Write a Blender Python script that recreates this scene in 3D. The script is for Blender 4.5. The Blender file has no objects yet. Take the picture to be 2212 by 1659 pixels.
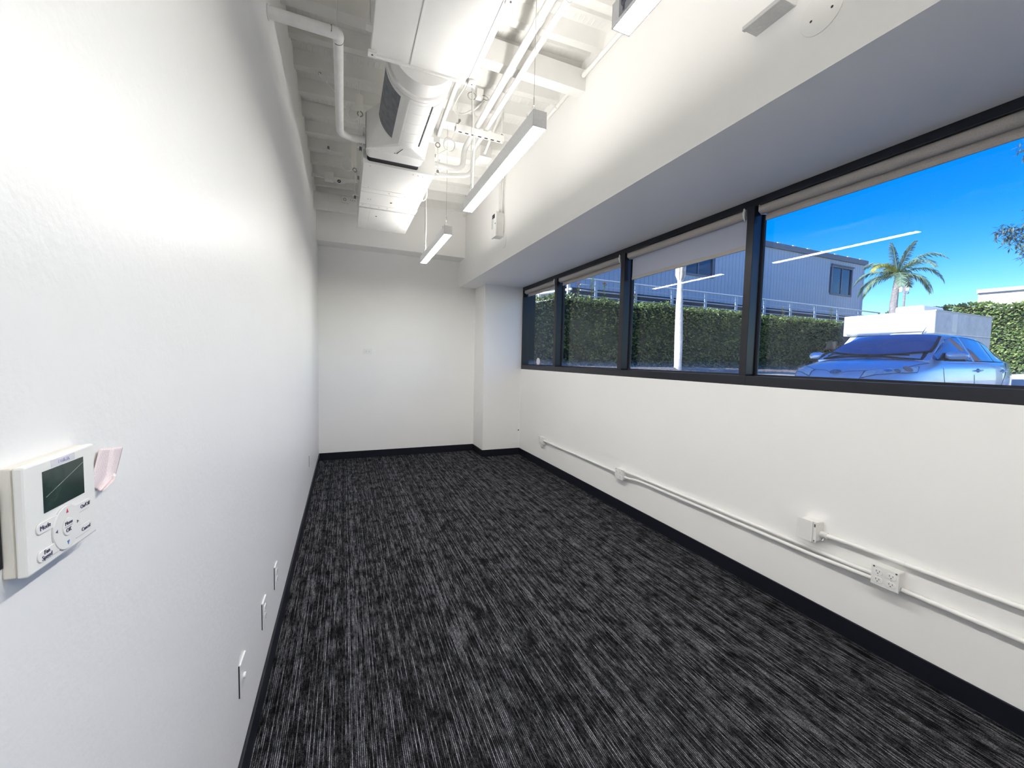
import bpy, bmesh, math, random
from mathutils import Vector, Matrix, noise
random.seed(11)
SC = bpy.context.scene
COL = SC.collection
PI = math.pi
R = math.radians

# ---------------------------------------------------------------- camera
cam = bpy.data.cameras.new('camera')
cam.sensor_width = 36.0
cam.lens = 865.587 / 2212 * 36.0
cam.clip_start = 0.03
cam.clip_end = 300
cam_o = bpy.data.objects.new('camera', cam)
COL.objects.link(cam_o)
yaw, pitch, roll = 0.397450314, -0.0599421668, 0.0225718911
f_ = Vector((math.sin(yaw)*math.cos(pitch), math.cos(yaw)*math.cos(pitch), math.sin(pitch)))
r0 = Vector((math.cos(yaw), -math.sin(yaw), 0)); u0 = r0.cross(f_)
r_ = r0*math.cos(roll) + u0*math.sin(roll)
u_ = -r0*math.sin(roll) + u0*math.cos(roll)
M = Matrix((r_, u_, -f_)).transposed().to_4x4()
M.translation = (0, 0, 1.42)
cam_o.matrix_world = M
SC.camera = cam_o

# ---------------------------------------------------------------- world, sun, exposure
SUN_EL = R(31); SUN_DIR = Vector((-1.0, 0.06, 0)).normalized()      # horizontal direction towards the sun
W = bpy.data.worlds.new('sky'); SC.world = W; W.use_nodes = True
nt = W.node_tree; nt.nodes.clear()
sky = nt.nodes.new('ShaderNodeTexSky'); sky.sky_type = 'NISHITA'
sky.sun_disc = False; sky.sun_elevation = SUN_EL
sky.sun_rotation = math.atan2(SUN_DIR.x, SUN_DIR.y)
sky.air_density = 1.0; sky.dust_density = 0.05; sky.ozone_density = 3.0
hs = nt.nodes.new('ShaderNodeHueSaturation'); hs.inputs['Saturation'].default_value = 1.55; hs.inputs['Hue'].default_value = 0.520
bg = nt.nodes.new('ShaderNodeBackground'); bg.inputs['Strength'].default_value = 0.165
wo = nt.nodes.new('ShaderNodeOutputWorld')
nt.links.new(sky.outputs[0], hs.inputs['Color']); nt.links.new(hs.outputs[0], bg.inputs[0]); nt.links.new(bg.outputs[0], wo.inputs[0])

sun = bpy.data.lights.new('sun', 'SUN'); sun.energy = 6.5; sun.angle = R(0.6); sun.color = (1.0, 0.95, 0.86)
sun_o = bpy.data.objects.new('sun', sun); COL.objects.link(sun_o)
sd = Vector((SUN_DIR.x*math.cos(SUN_EL), SUN_DIR.y*math.cos(SUN_EL), math.sin(SUN_EL)))
sun_o.rotation_euler = sd.to_track_quat('Z', 'Y').to_euler()
sun_o.location = sd*40

LAMP_DOWN = 61.0       # emission of the pendants' lower lens
LAMP_UP = 37.0          # emission of the pendants' upper lens
SC.view_settings.view_transform = 'Standard'
SC.view_settings.look = 'None'
SC.view_settings.exposure = 0.68
SC.view_settings.gamma = 1.0
SC.view_settings.use_curve_mapping = False
try:
    SC.cycles.use_denoising = True
    SC.cycles.max_bounces = 10; SC.cycles.diffuse_bounces = 6; SC.cycles.transparent_max_bounces = 16
    SC.cycles.caustics_reflective = False; SC.cycles.caustics_refractive = False
    SC.cycles.sample_clamp_indirect = 6.0
except Exception:
    pass

# ---------------------------------------------------------------- materials
MATS = {}
def nmat(name):
    m = bpy.data.materials.new(name); m.use_nodes = True
    t = m.node_tree; b = t.nodes['Principled BSDF']
    MATS[name] = m
    return m, t, b
def mat(name, c, rough=0.5, metal=0.0, spec=0.5, var=(8.0, 0.05), bump=None, coat=0.0):
    """procedural surface: base colour with a slight noise variation, optional fine noise relief"""
    m, t, b = nmat(name)
    b.inputs['Roughness'].default_value = rough; b.inputs['Metallic'].default_value = metal
    b.inputs['Specular IOR Level'].default_value = spec
    b.inputs['Coat Weight'].default_value = coat; b.inputs['Coat Roughness'].default_value = 0.04
    co = t.nodes.new('ShaderNodeTexCoord')
    n = t.nodes.new('ShaderNodeTexNoise'); n.inputs['Scale'].default_value = var[0]; n.inputs['Detail'].default_value = 4
    t.links.new(co.outputs['Object'], n.inputs['Vector'])
    r = t.nodes.new('ShaderNodeMapRange'); r.inputs[1].default_value = 0.3; r.inputs[2].default_value = 0.7
    r.inputs[3].default_value = 1 - var[1]; r.inputs[4].default_value = 1 + var[1]
    t.links.new(n.outputs['Fac'], r.inputs[0])
    mx = t.nodes.new('ShaderNodeVectorMath'); mx.operation = 'SCALE'; mx.inputs[0].default_value = c[:3]
    t.links.new(r.outputs[0], mx.inputs['Scale']); t.links.new(mx.outputs[0], b.inputs['Base Color'])
    if bump:
        n2 = t.nodes.new('ShaderNodeTexNoise'); n2.inputs['Scale'].default_value = bump[0]; n2.inputs['Detail'].default_value = 3
        t.links.new(co.outputs['Object'], n2.inputs['Vector'])
        bp = t.nodes.new('ShaderNodeBump'); bp.inputs['Strength'].default_value = bump[1]; bp.inputs['Distance'].default_value = bump[2]
        t.links.new(n2.outputs['Fac'], bp.inputs['Height']); t.links.new(bp.outputs[0], b.inputs['Normal'])
    return m
def emit(name, c, s):
    m, t, b = nmat(name)
    b.inputs['Base Color'].default_value = (*c, 1); b.inputs['Emission Color'].default_value = (*c, 1)
    b.inputs['Emission Strength'].default_value = s
    return m
def glass(name, tint, f0=0.04, rough=0.0):
    """thin pane: Schlick mix of a tinted transparent and a glossy lobe (same for every ray)"""
    m = bpy.data.materials.new(name); m.use_nodes = True; MATS[name] = m
    t = m.node_tree; t.nodes.clear()
    out = t.nodes.new('ShaderNodeOutputMaterial')
    tr = t.nodes.new('ShaderNodeBsdfTransparent'); tr.inputs[0].default_value = (*tint, 1)
    gl = t.nodes.new('ShaderNodeBsdfGlossy'); gl.inputs['Roughness'].default_value = rough
    ge = t.nodes.new('ShaderNodeNewGeometry')
    d = t.nodes.new('ShaderNodeVectorMath'); d.operation = 'DOT_PRODUCT'
    t.links.new(ge.outputs['Incoming'], d.inputs[0]); t.links.new(ge.outputs['Normal'], d.inputs[1])
    def mth(op, a, bval=None):
        n = t.nodes.new('ShaderNodeMath'); n.operation = op
        if isinstance(a, float): n.inputs[0].default_value = a
        else: t.links.new(a, n.inputs[0])
        if bval is not None:
            if isinstance(bval, float): n.inputs[1].default_value = bval
            else: t.links.new(bval, n.inputs[1])
        return n.outputs[0]
    a = mth('ABSOLUTE', d.outputs['Value']); o = mth('SUBTRACT', 1.0, a); p = mth('POWER', o, 5.0)
    q = mth('MULTIPLY', p, 1.0 - f0); fr = mth('ADD', q, f0)
    mx = t.nodes.new('ShaderNodeMixShader')
    t.links.new(fr, mx.inputs[0]); t.links.new(tr.outputs[0], mx.inputs[1]); t.links.new(gl.outputs[0], mx.inputs[2])
    t.links.new(mx.outputs[0], out.inputs[0])
    return m

WALL = mat('wall_paint', (0.83, 0.825, 0.815), rough=0.37, spec=0.5, var=(1.5, 0.012), bump=(55.0, 0.22, 0.004))
WALL2 = mat('wall_paint_flat', (0.88, 0.87, 0.85), rough=0.6, spec=0.3, var=(1.5, 0.012), bump=(90.0, 0.08, 0.002))
WHITE = mat('white_painted_metal', (0.80, 0.79, 0.765), rough=0.42, var=(5.0, 0.03), bump=(160.0, 0.06, 0.001))
DECKM = mat('white_painted_deck', (0.74, 0.73, 0.70), rough=0.5, var=(6.0, 0.04), bump=(70.0, 0.12, 0.002))
PIPEM = mat('white_pipe_wrap', (0.77, 0.765, 0.745), rough=0.55, var=(20.0, 0.04), bump=(60.0, 0.25, 0.002))
PLASTIC = mat('white_plastic', (0.82, 0.82, 0.81), rough=0.3, var=(4.0, 0.01))
CREAM = mat('cream_plastic', (0.72, 0.69, 0.62), rough=0.35, var=(6.0, 0.02))
DARKGAP = mat('black_gasket', (0.012, 0.012, 0.016), rough=0.7)
FELT = mat('grey_duct_liner', (0.16, 0.165, 0.18), rough=0.9, var=(30.0, 0.25), bump=(220.0, 0.4, 0.002))
ALU = mat('grey_anodised_aluminium', (0.56, 0.56, 0.565), rough=0.38, metal=0.35, var=(60.0, 0.05))
ALU2 = mat('satin_white_aluminium', (0.82, 0.82, 0.81), rough=0.4, metal=0.0, var=(60.0, 0.04))
STEEL = mat('steel_wire', (0.30, 0.29, 0.28), rough=0.4, metal=0.8)
WIREW = mat('white_painted_wire', (0.80, 0.80, 0.77), rough=0.5)
SCREW = mat('dark_screw_hole', (0.10, 0.085, 0.075), rough=0.6)
FRAME = mat('dark_bronze_window_frame', (0.013, 0.014, 0.020), rough=0.30, metal=0.25, spec=0.5, var=(25.0, 0.08))
BASE = mat('black_vinyl_baseboard', (0.008, 0.009, 0.015), rough=0.45, spec=0.25, var=(12.0, 0.1))
FABRIC = mat('taupe_shade_fabric', (0.43, 0.40, 0.37), rough=0.8, var=(200.0, 0.1), bump=(400.0, 0.3, 0.001))
INK = mat('dark_ink', (0.06, 0.06, 0.10), rough=0.6)
INKV = mat('violet_ink', (0.52, 0.50, 0.66), rough=0.6)
RED = mat('red_print', (0.55, 0.03, 0.08), rough=0.5)
BLUE = mat('blue_print', (0.06, 0.18, 0.48), rough=0.5)
LCD = mat('dark_green_lcd', (0.030, 0.055, 0.048), rough=0.12, var=(25.0, 0.35))
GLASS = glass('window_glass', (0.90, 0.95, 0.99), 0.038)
def pale_lower_edge(m):
    # pale translucent layer, mottled, strongest along the lower edge of each pane
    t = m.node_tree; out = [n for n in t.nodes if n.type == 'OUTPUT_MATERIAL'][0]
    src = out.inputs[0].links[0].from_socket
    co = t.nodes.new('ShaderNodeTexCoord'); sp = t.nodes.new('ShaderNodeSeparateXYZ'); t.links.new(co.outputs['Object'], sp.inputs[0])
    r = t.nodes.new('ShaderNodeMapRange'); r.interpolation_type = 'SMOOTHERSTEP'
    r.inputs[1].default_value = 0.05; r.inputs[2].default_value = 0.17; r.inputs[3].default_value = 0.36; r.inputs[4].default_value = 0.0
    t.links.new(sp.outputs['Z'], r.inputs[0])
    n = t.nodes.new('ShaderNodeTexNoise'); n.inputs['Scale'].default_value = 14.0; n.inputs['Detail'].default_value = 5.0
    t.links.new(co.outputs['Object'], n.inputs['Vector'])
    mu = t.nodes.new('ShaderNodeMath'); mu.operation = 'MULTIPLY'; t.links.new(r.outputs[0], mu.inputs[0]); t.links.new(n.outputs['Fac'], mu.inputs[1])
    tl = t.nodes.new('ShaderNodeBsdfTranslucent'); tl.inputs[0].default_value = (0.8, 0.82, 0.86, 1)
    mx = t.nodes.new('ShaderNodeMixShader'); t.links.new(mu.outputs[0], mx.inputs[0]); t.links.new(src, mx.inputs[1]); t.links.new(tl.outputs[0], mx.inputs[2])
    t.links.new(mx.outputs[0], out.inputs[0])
pale_lower_edge(GLASS)
LENS = emit('lamp_lens', (1.0, 0.978, 0.935), LAMP_DOWN)
LENSUP = emit('lamp_upper_lens', (1.0, 0.978, 0.935), LAMP_UP)

def carpet_material():
    m, t, b = nmat('dark_striped_carpet')
    N = t.nodes; L = t.links
    co = N.new('ShaderNodeTexCoord'); sp = N.new('ShaderNodeSeparateXYZ'); L.new(co.outputs['Object'], sp.inputs[0])
    def math_(op, a, bb=None, c=None):
        n = N.new('ShaderNodeMath'); n.operation = op
        for i, v in enumerate((a, bb, c)):
            if v is None: continue
            if isinstance(v, (int, float)): n.inputs[i].default_value = v
            else: L.new(v, n.inputs[i])
        return n.outputs[0]
    def noise_(vec, scale, detail=2.0, rough=0.5):
        n = N.new('ShaderNodeTexNoise'); n.inputs['Scale'].default_value = scale
        n.inputs['Detail'].default_value = detail; n.inputs['Roughness'].default_value = rough
        L.new(vec, n.inputs['Vector']); return n.outputs['Fac']
    def comb(x, y, z=0.0):
        n = N.new('ShaderNodeCombineXYZ')
        for i, v in enumerate((x, y, z)):
            if isinstance(v, (int, float)): n.inputs[i].default_value = v
            else: L.new(v, n.inputs[i])
        return n.outputs[0]
    def ramp(v, a, bb, c=0.0, d=1.0):
        n = N.new('ShaderNodeMapRange'); n.inputs[1].default_value = a; n.inputs[2].default_value = bb
        n.inputs[3].default_value = c; n.inputs[4].default_value = d; L.new(v, n.inputs[0]); return n.outputs[0]
    X, Y = sp.outputs[0], sp.outputs[1]
    # yarn rows run along Y: rows 7 mm apart, each with its own broken dashes
    lane = math_('DIVIDE', X, 0.0068); lid = math_('FLOOR', lane); lf = math_('FRACT', lane)
    off = math_('ABSOLUTE', math_('SUBTRACT', lf, 0.5))
    row = ramp(off, 0.12, 0.30, 1.0, 0.0)
    wn = N.new('ShaderNodeTexWhiteNoise'); wn.noise_dimensions = '1D'; L.new(lid, wn.inputs['W'])
    dash = noise_(comb(math_('MULTIPLY', lid, 3.17), math_('MULTIPLY', Y, 6.0), 0.0), 1.0, 2.0, 0.6)
    dash = ramp(math_('ADD', dash, math_('MULTIPLY', math_('SUBTRACT', wn.outputs['Value'], 0.5), 0.22)), 0.44, 0.66, 0.0, 1.0)
    amp = noise_(comb(math_('MULTIPLY', lid, 5.31), math_('MULTIPLY', Y, 38.0), 4.0), 1.0, 2.0, 0.7)
    amp = ramp(amp, 0.32, 0.68, 0.35, 1.25)
    blot = noise_(comb(math_('MULTIPLY', X, 14.0), math_('MULTIPLY', Y, 9.0)), 1.0, 4.0, 0.65)
    blot_d = ramp(blot, 0.36, 0.56, 0.12, 1.0)
    grain = noise_(comb(X, math_('MULTIPLY', Y, 0.7)), 330.0, 3.0, 0.75)
    gr = ramp(grain, 0.38, 0.66, 0.0, 1.6)
    heath = noise_(comb(math_('MULTIPLY', X, 120.0), math_('MULTIPLY', Y, 34.0)), 1.0, 3.0, 0.7)
    heath = ramp(heath, 0.40, 0.66, 0.05, 1.0)
    base = math_('MULTIPLY', math_('ADD', math_('MULTIPLY', math_('MULTIPLY', heath, blot_d), 0.066), 0.003), gr)
    line = math_('MULTIPLY', math_('MULTIPLY', math_('MULTIPLY', math_('MULTIPLY', row, dash), amp), ramp(blot, 0.34, 0.54, 0.25, 1.0)), math_('ADD', 0.08, math_('MULTIPLY', gr, 0.26)))
    tot = math_('ADD', base, line)
    cv = N.new('ShaderNodeVectorMath'); cv.operation = 'SCALE'; cv.inputs[0].default_value = (0.96, 0.96, 1.08)
    L.new(tot, cv.inputs['Scale']); L.new(cv.outputs[0], b.inputs['Base Color'])
    b.inputs['Roughness'].default_value = 0.95; b.inputs['Specular IOR Level'].default_value = 0.04
    bp = N.new('ShaderNodeBump'); bp.inputs['Strength'].default_value = 0.5; bp.inputs['Distance'].default_value = 0.003
    L.new(math_('ADD', math_('MULTIPLY', row, 0.6), grain), bp.inputs['Height']); L.new(bp.outputs[0], b.inputs['Normal'])
    return m
CARPET = carpet_material()

# ---------------------------------------------------------------- mesh helpers
def world_origin(o):
    v = Vector((0, 0, 0))
    while o is not None:
        v += o.location; o = o.parent
    return v
class MB:
    def __init__(s): s.v = []; s.f = []
    def add(s, vs, fs):
        n = len(s.v); s.v += [tuple(p) for p in vs]; s.f += [tuple(i+n for i in q) for q in fs]; return s
    def box(s, x0, x1, y0, y1, z0, z1):
        vs = [(x, y, z) for z in (z0, z1) for y in (y0, y1) for x in (x0, x1)]
        return s.add(vs, [(0,2,3,1),(4,5,7,6),(0,1,5,4),(2,6,7,3),(0,4,6,2),(1,3,7,5)])
    def obox(s, c, ax, ay, az, hx, hy, hz):
        """box about c with (unit) axes and half sizes"""
        c = Vector(c); ax, ay, az = Vector(ax)*hx, Vector(ay)*hy, Vector(az)*hz
        vs = [c+ax*i+ay*j+az*k for k in (-1,1) for j in (-1,1) for i in (-1,1)]
        return s.add(vs, [(0,2,3,1),(4,5,7,6),(0,1,5,4),(2,6,7,3),(0,4,6,2),(1,3,7,5)])
    def prism(s, pts, ext):
        n = len(pts); e = Vector(ext); a = [Vector(p) for p in pts]; b = [p+e for p in a]
        fs = [tuple(range(n))[::-1], tuple(range(n, 2*n))] + [(i, (i+1)%n, n+(i+1)%n, n+i) for i in range(n)]
        return s.add(a+b, fs)
    def tube(s, path, r, n=8, caps=True):
        P = [Vector(p) for p in path]; rr = r if isinstance(r, (list, tuple)) else [r]*len(P)
        T = []
        for i in range(len(P)):
            a = P[max(i-1, 0)]; b = P[min(i+1, len(P)-1)]
            d = (P[i]-a).normalized() + (b-P[i]).normalized() if 0 < i < len(P)-1 else (b-a)
            T.append(d.normalized())
        up = Vector((0,0,1)) if abs(T[0].z) < 0.9 else Vector((1,0,0))
        u = T[0].cross(up).normalized(); base = len(s.v)
        for i, p in enumerate(P):
            u = (u - T[i]*u.dot(T[i])).normalized(); w = T[i].cross(u)
            k = 1.0
            if 0 < i < len(P)-1:
                c = (P[i]-P[i-1]).normalized().dot(T[i]); k = 1/max(c, 0.6)
            for j in range(n):
                a = 2*PI*j/n
                s.v.append(tuple(p + (u*math.cos(a) + w*math.sin(a))*rr[i]*(k if k < 1.02 else (k+1)/2)))
        for i in range(len(P)-1):
            for j in range(n):
                a = base+i*n+j; b = base+i*n+(j+1)%n
                s.f.append((a, b, b+n, a+n))
        if caps:
            s.f.append(tuple(base+j for j in range(n))[::-1]); s.f.append(tuple(base+(len(P)-1)*n+j for j in range(n)))
        return s
    def cyl(s, a, b, r, n=16, r2=None): return s.tube([a, b], [r, r if r2 is None else r2], n)
    def ring(s, c, axis, r, rt, n=24, m=6, squash=(1,1)):
        c = Vector(c); ax = Vector(axis).normalized()
        u = ax.orthogonal().normalized(); w = ax.cross(u); base = len(s.v)
        for i in range(n):
            a = 2*PI*i/n; d = u*math.cos(a)*squash[0] + w*math.sin(a)*squash[1]
            for j in range(m):
                q = 2*PI*j/m; s.v.append(tuple(c + d*(r + rt*math.cos(q)) + ax*rt*math.sin(q)))
        for i in range(n):
            for j in range(m):
                s.f.append((base+i*m+j, base+((i+1)%n)*m+j, base+((i+1)%n)*m+(j+1)%m, base+i*m+(j+1)%m))
        return s
    def loft(s, rings, closed=True, caps=True):
        n = len(rings[0]); base = len(s.v)
        for q in rings: s.v += [tuple(p) for p in q]
        for i in range(len(rings)-1):
            for j in range(n if closed else n-1):
                a = base+i*n+j; b = base+i*n+(j+1)%n
                s.f.append((a, b, b+n, a+n))
        if caps and closed:
            s.f.append(tuple(base+j for j in range(n))[::-1]); s.f.append(tuple(base+(len(rings)-1)*n+j for j in range(n)))
        return s
    def build(s, name, m, parent=None, smooth=None, bevel=0.0, seg=2, origin=None, sub=0, tagd=None):
        if origin is None:
            if parent is not None: origin = world_origin(parent)
            else:
                xs, ys, zs = zip(*s.v)
                origin = Vector(((min(xs)+max(xs))/2, (min(ys)+max(ys))/2, min(zs)))
        o = Vector(origin)
        me = bpy.data.meshes.new(name)
        me.from_pydata([(a-o.x, b-o.y, c-o.z) for a, b, c in s.v], [], s.f)
        bm = bmesh.new(); bm.from_mesh(me); bmesh.ops.recalc_face_normals(bm, faces=bm.faces); bm.to_mesh(me); bm.free()
        if m is not None: me.materials.append(m)
        ob = bpy.data.objects.new(name, me); COL.objects.link(ob)
        if parent is not None:
            ob.parent = parent; ob.location = o - world_origin(parent)
        else: ob.location = o
        if smooth is not None:
            for p in me.polygons: p.use_smooth = True
            if smooth < 180: me.set_sharp_from_angle(angle=R(smooth))
        if bevel > 0:
            b = ob.modifiers.new('bevel', 'BEVEL'); b.width = bevel; b.segments = seg; b.limit_method = 'ANGLE'; b.angle_limit = R(40)
        if sub:
            b = ob.modifiers.new('subd', 'SUBSURF'); b.levels = sub; b.render_levels = sub
        return ob
def tag(o, label=None, cat=None, group=None, kind=None):
    if label: o['label'] = label
    if cat: o['category'] = cat
    if group: o['group'] = group
    if kind: o['kind'] = kind
    return o
def thing(name, loc, label=None, cat=None, group=None, kind=None):
    o = bpy.data.objects.new(name, None); o.empty_display_size = 0.1; o.location = loc; COL.objects.link(o)
    return tag(o, label, cat, group, kind)
def copy_tree(o, parent=None):
    c = o.copy(); COL.objects.link(c); c.parent = parent
    for ch in list(o.children): copy_tree(ch, c)
    return c
def struct(o): o['kind'] = 'structure'; return o
def bend(pts, r=0.05, n=5):
    """round the corners of a polyline"""
    P = [Vector(p) for p in pts]; out = [P[0]]
    for i in range(1, len(P)-1):
        a = (P[i-1]-P[i]); b = (P[i+1]-P[i]); d = min(r, a.length*0.45, b.length*0.45)
        p0 = P[i]+a.normalized()*d; p1 = P[i]+b.normalized()*d
        for k in range(n+1):
            t = k/n; out.append(p0*(1-t)**2 + P[i]*2*t*(1-t) + p1*t*t)
    out.append(P[-1]); return out
def text_part(s, size, m, parent, pos, right, up, align='CENTER', depth=0.0004, name='lettering'):
    cu = bpy.data.curves.new('t', 'FONT'); cu.body = s; cu.size = size; cu.align_x = align; cu.align_y = 'CENTER'
    cu.extrude = depth; cu.resolution_u = 3; cu.space_line = 0.8
    tmp = bpy.data.objects.new('t', cu); COL.objects.link(tmp)
    dg = bpy.context.evaluated_depsgraph_get(); dg.update()
    me = bpy.data.meshes.new_from_object(tmp.evaluated_get(dg))
    bpy.data.objects.remove(tmp); bpy.data.curves.remove(cu)
    rt = Vector(right).normalized(); upv = Vector(up).normalized(); nn = rt.cross(upv)
    mm = Matrix((rt, upv, nn)).transposed().to_4x4(); mm.translation = Vector(pos) - world_origin(parent)
    me.transform(mm); me.materials.clear(); me.materials.append(m)
    o = bpy.data.objects.new(name, me); COL.objects.link(o); o.parent = parent
    return o
# ================================================================ THE ROOM
XL, XR, YF, YB = -0.317, 2.44, 5.939, -2.6
ZS = 2.49            # soffit over the windows
def sbox(name, m, *a, **k):
    return struct(MB().box(*a).build(name, m, **k))
sbox('floor', CARPET, XL, XR, YB, YF, -0.12, 0.0, origin=(0, 0, 0))
sbox('wall_left', WALL, XL-0.16, XL, YB-0.15, YF+0.15, -0.12, 3.72)
sbox('wall_far', WALL2, XL, 2.62, YF, YF+0.15, -0.12, 3.72)
sbox('wall_far_upper', WALL2, XL, 1.6, 5.66, YF, 2.862, 3.72)
sbox('wall_back', WALL2, XL, 2.62, YB-0.15, YB, -0.12, 3.72)
sbox('wall_right', WALL2, XR, 2.62, YB, YF, -0.12, 1.288)
sbox('wall_right_end', WALL2, XR, 2.62, YB, -2.06, 1.288, ZS)
sbox('wall_bulkhead', WALL2, 1.6, 2.62, YB, YF, ZS, 3.72)
sbox('wall_column', WALL2, 1.855, 2.62, 5.478, YF, 0.0, ZS)
sbox('roof', mat('exterior_stucco', (0.62, 0.60, 0.56), rough=0.9, var=(3, .06)), XL-0.16, 2.70, YB-1.5, 6.35, 3.72, 7.5)  # roof over the room; unseen height added to shade the parked car

# baseboards
sbox('baseboard_left', BASE, XL, XL+0.011, YB, YF, 0.0, 0.10, bevel=0.003)
sbox('baseboard_far', BASE, XL+0.011, 1.855, YF-0.011, YF, 0.0, 0.10, bevel=0.003)
sbox('baseboard_column', BASE, 1.844, XR-0.011, 5.467, 5.478, 0.0, 0.10, bevel=0.003)
sbox('baseboard_column_side', BASE, 1.844, 1.855, 5.478, YF-0.011, 0.0, 0.10, bevel=0.003)
sbox('baseboard_right', BASE, XR-0.011, XR, YB, 5.478, 0.0, 0.10, bevel=0.003)

# corrugated deck ceiling, ribs across the room, rising slightly towards the windows
def deck():
    b = MB(); rows = []
    P = 0.298; y0 = 3.618 - 22*P
    k = 0
    prof = []
    while True:
        y = y0 + k*P
        if y > 5.95: break
        if y > YB-0.05:
            prof += [(y-0.098, 0.075), (y-0.052, 0.0), (y, 0.0), (y+0.028, 0.075), (y+0.088, 0.075), (y+0.100, 0.060), (y+0.116, 0.060), (y+0.128, 0.075)]
        k += 1
    xs = [XL-0.02, 0.3, 1.0, 1.62]
    vs = []; fs = []
    n = len(prof)
    for x in xs:
        z = 3.425 + 0.042*(x-XL)
        for (y, h) in prof: vs.append((x, y, z+h))
    for i in range(len(xs)-1):
        for j in range(n-1):
            a = i*n+j; fs.append((a, a+1, a+n+1, a+n))
    # top side so that the sheet has thickness
    m = len(vs)
    for x in xs:
        for (y, h) in prof: vs.append((x, y, 3.66))
    for i in range(len(xs)-1):
        for j in range(n-1):
            a = m+i*n+j; fs.append((a, a+n, a+n+1, a+1))
    b.add(vs, fs)
    # embossed stiffener dimples on the flat pans
    o = b.build('ceiling', DECKM, origin=(0, 0, 3.4))
    return struct(o)
ceil_o = deck()
emb = MB()
for k in range(-16, 8):
    y = 3.618 + k*0.298
    for j in range(52):
        x = XL+0.05 + j*0.036
        z = 3.425+0.042*(x-XL)+0.075
        emb.add([(x, y+0.140, z), (x+0.014, y+0.140, z), (x+0.014, y+0.192, z), (x, y+0.192, z), (x+0.007, y+0.147, z-0.002), (x+0.007, y+0.185, z-0.002)],
                [(0,1,4),(1,2,5,4),(2,3,5),(3,0,4,5)])
eo = emb.build('deck_embossing', DECKM, ceil_o); eo['kind'] = 'stuff'

# roof beam across the room under the deck
struct(MB().box(XL, 1.6, 2.576, 2.66, 3.352, 3.50).build('trim_1', WHITE, bevel=0.002))

# ---------------------------------------------------------------- windows
# bays along the right wall: near edge and far edge of each bay (between mullion faces)
MUL = [(4.440, 4.497), (3.135, 3.194), (1.842, 1.893), (0.542, 0.595), (-0.758, -0.706), (-2.06, -2.0)]
bays = []
far = 5.478
for (a, b_) in MUL: bays.append((b_, far)); far = a
for i, (ya, yb) in enumerate(bays):
    w = thing('window_%d' % (i+1), (2.49, (ya+yb)/2, 1.288), kind='structure')
    m0 = MUL[i][0]
    b = MB().box(2.44, 2.56, m0, yb if i == 0 else MUL[i-1][0], 1.288, 1.350)
    b.build('sill_frame', FRAME, w, bevel=0.002)
    MB().box(2.44, 2.56, m0, yb if i == 0 else MUL[i-1][0], 2.445, 2.498).build('head_frame', FRAME, w, bevel=0.002)
    MB().box(2.44, 2.56, m0, MUL[i][1], 1.350, 2.445).build('mullion', FRAME, w, bevel=0.002)
    if i == 0: MB().box(2.44, 2.635, 5.440, 5.478, 1.350, 2.445).build('jamb', FRAME, w, bevel=0.002)
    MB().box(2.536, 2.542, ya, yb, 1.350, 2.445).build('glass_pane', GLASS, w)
    # glazing bead round the pane
    g = MB()
    g.box(2.522, 2.536, ya, yb, 1.350, 1.362); g.box(2.522, 2.536, ya, ya+0.012, 1.362, 2.445); g.box(2.522, 2.536, yb-0.012, yb, 1.362, 2.445)
    g.build('glazing_bead', DARKGAP, w)
# white oval sticker on the far pane
st = MB(); n = 24
pts = [(2.5355, 5.102+0.055*math.cos(2*PI*i/n), 1.405+0.053*math.sin(2*PI*i/n)) for i in range(n)]
st.prism(pts, (-0.001, 0, 0))
tag(st.build('window_sticker', PLASTIC), 'small round white sticker at the bottom of the farthest window pane', 'sticker')

# ---------------------------------------------------------------- roller shades
hems = [2.352, 2.350, 2.196, 2.352, 2.352]
lbl = ['rolled-up taupe roller shade over the narrow farthest window by the column',
       'rolled-up taupe roller shade over the second window from the far end',
       'half-lowered roller shade with a broad pale panel over the third window',
       'rolled-up long taupe roller shade over the big window with the parked car',]
FAB2 = mat('translucent_shade_cloth', (0.60, 0.60, 0.61), rough=0.85, var=(260.0, 0.08), bump=(500.0, 0.3, 0.001))
FAB2.node_tree.nodes['Principled BSDF'].inputs['Transmission Weight'].default_value = 0.0
def add_translucency(m, c, f):
    t = m.node_tree; o = [n for n in t.nodes if n.type == 'OUTPUT_MATERIAL'][0]; b = t.nodes['Principled BSDF']
    tl = t.nodes.new('ShaderNodeBsdfTranslucent'); tl.inputs[0].default_value = (*c, 1)
    mx = t.nodes.new('ShaderNodeMixShader'); mx.inputs[0].default_value = f
    t.links.new(b.outputs[0], mx.inputs[1]); t.links.new(tl.outputs[0], mx.inputs[2]); t.links.new(mx.outputs[0], o.inputs[0])
add_translucency(FAB2, (0.75, 0.75, 0.80), 0.35)
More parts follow.
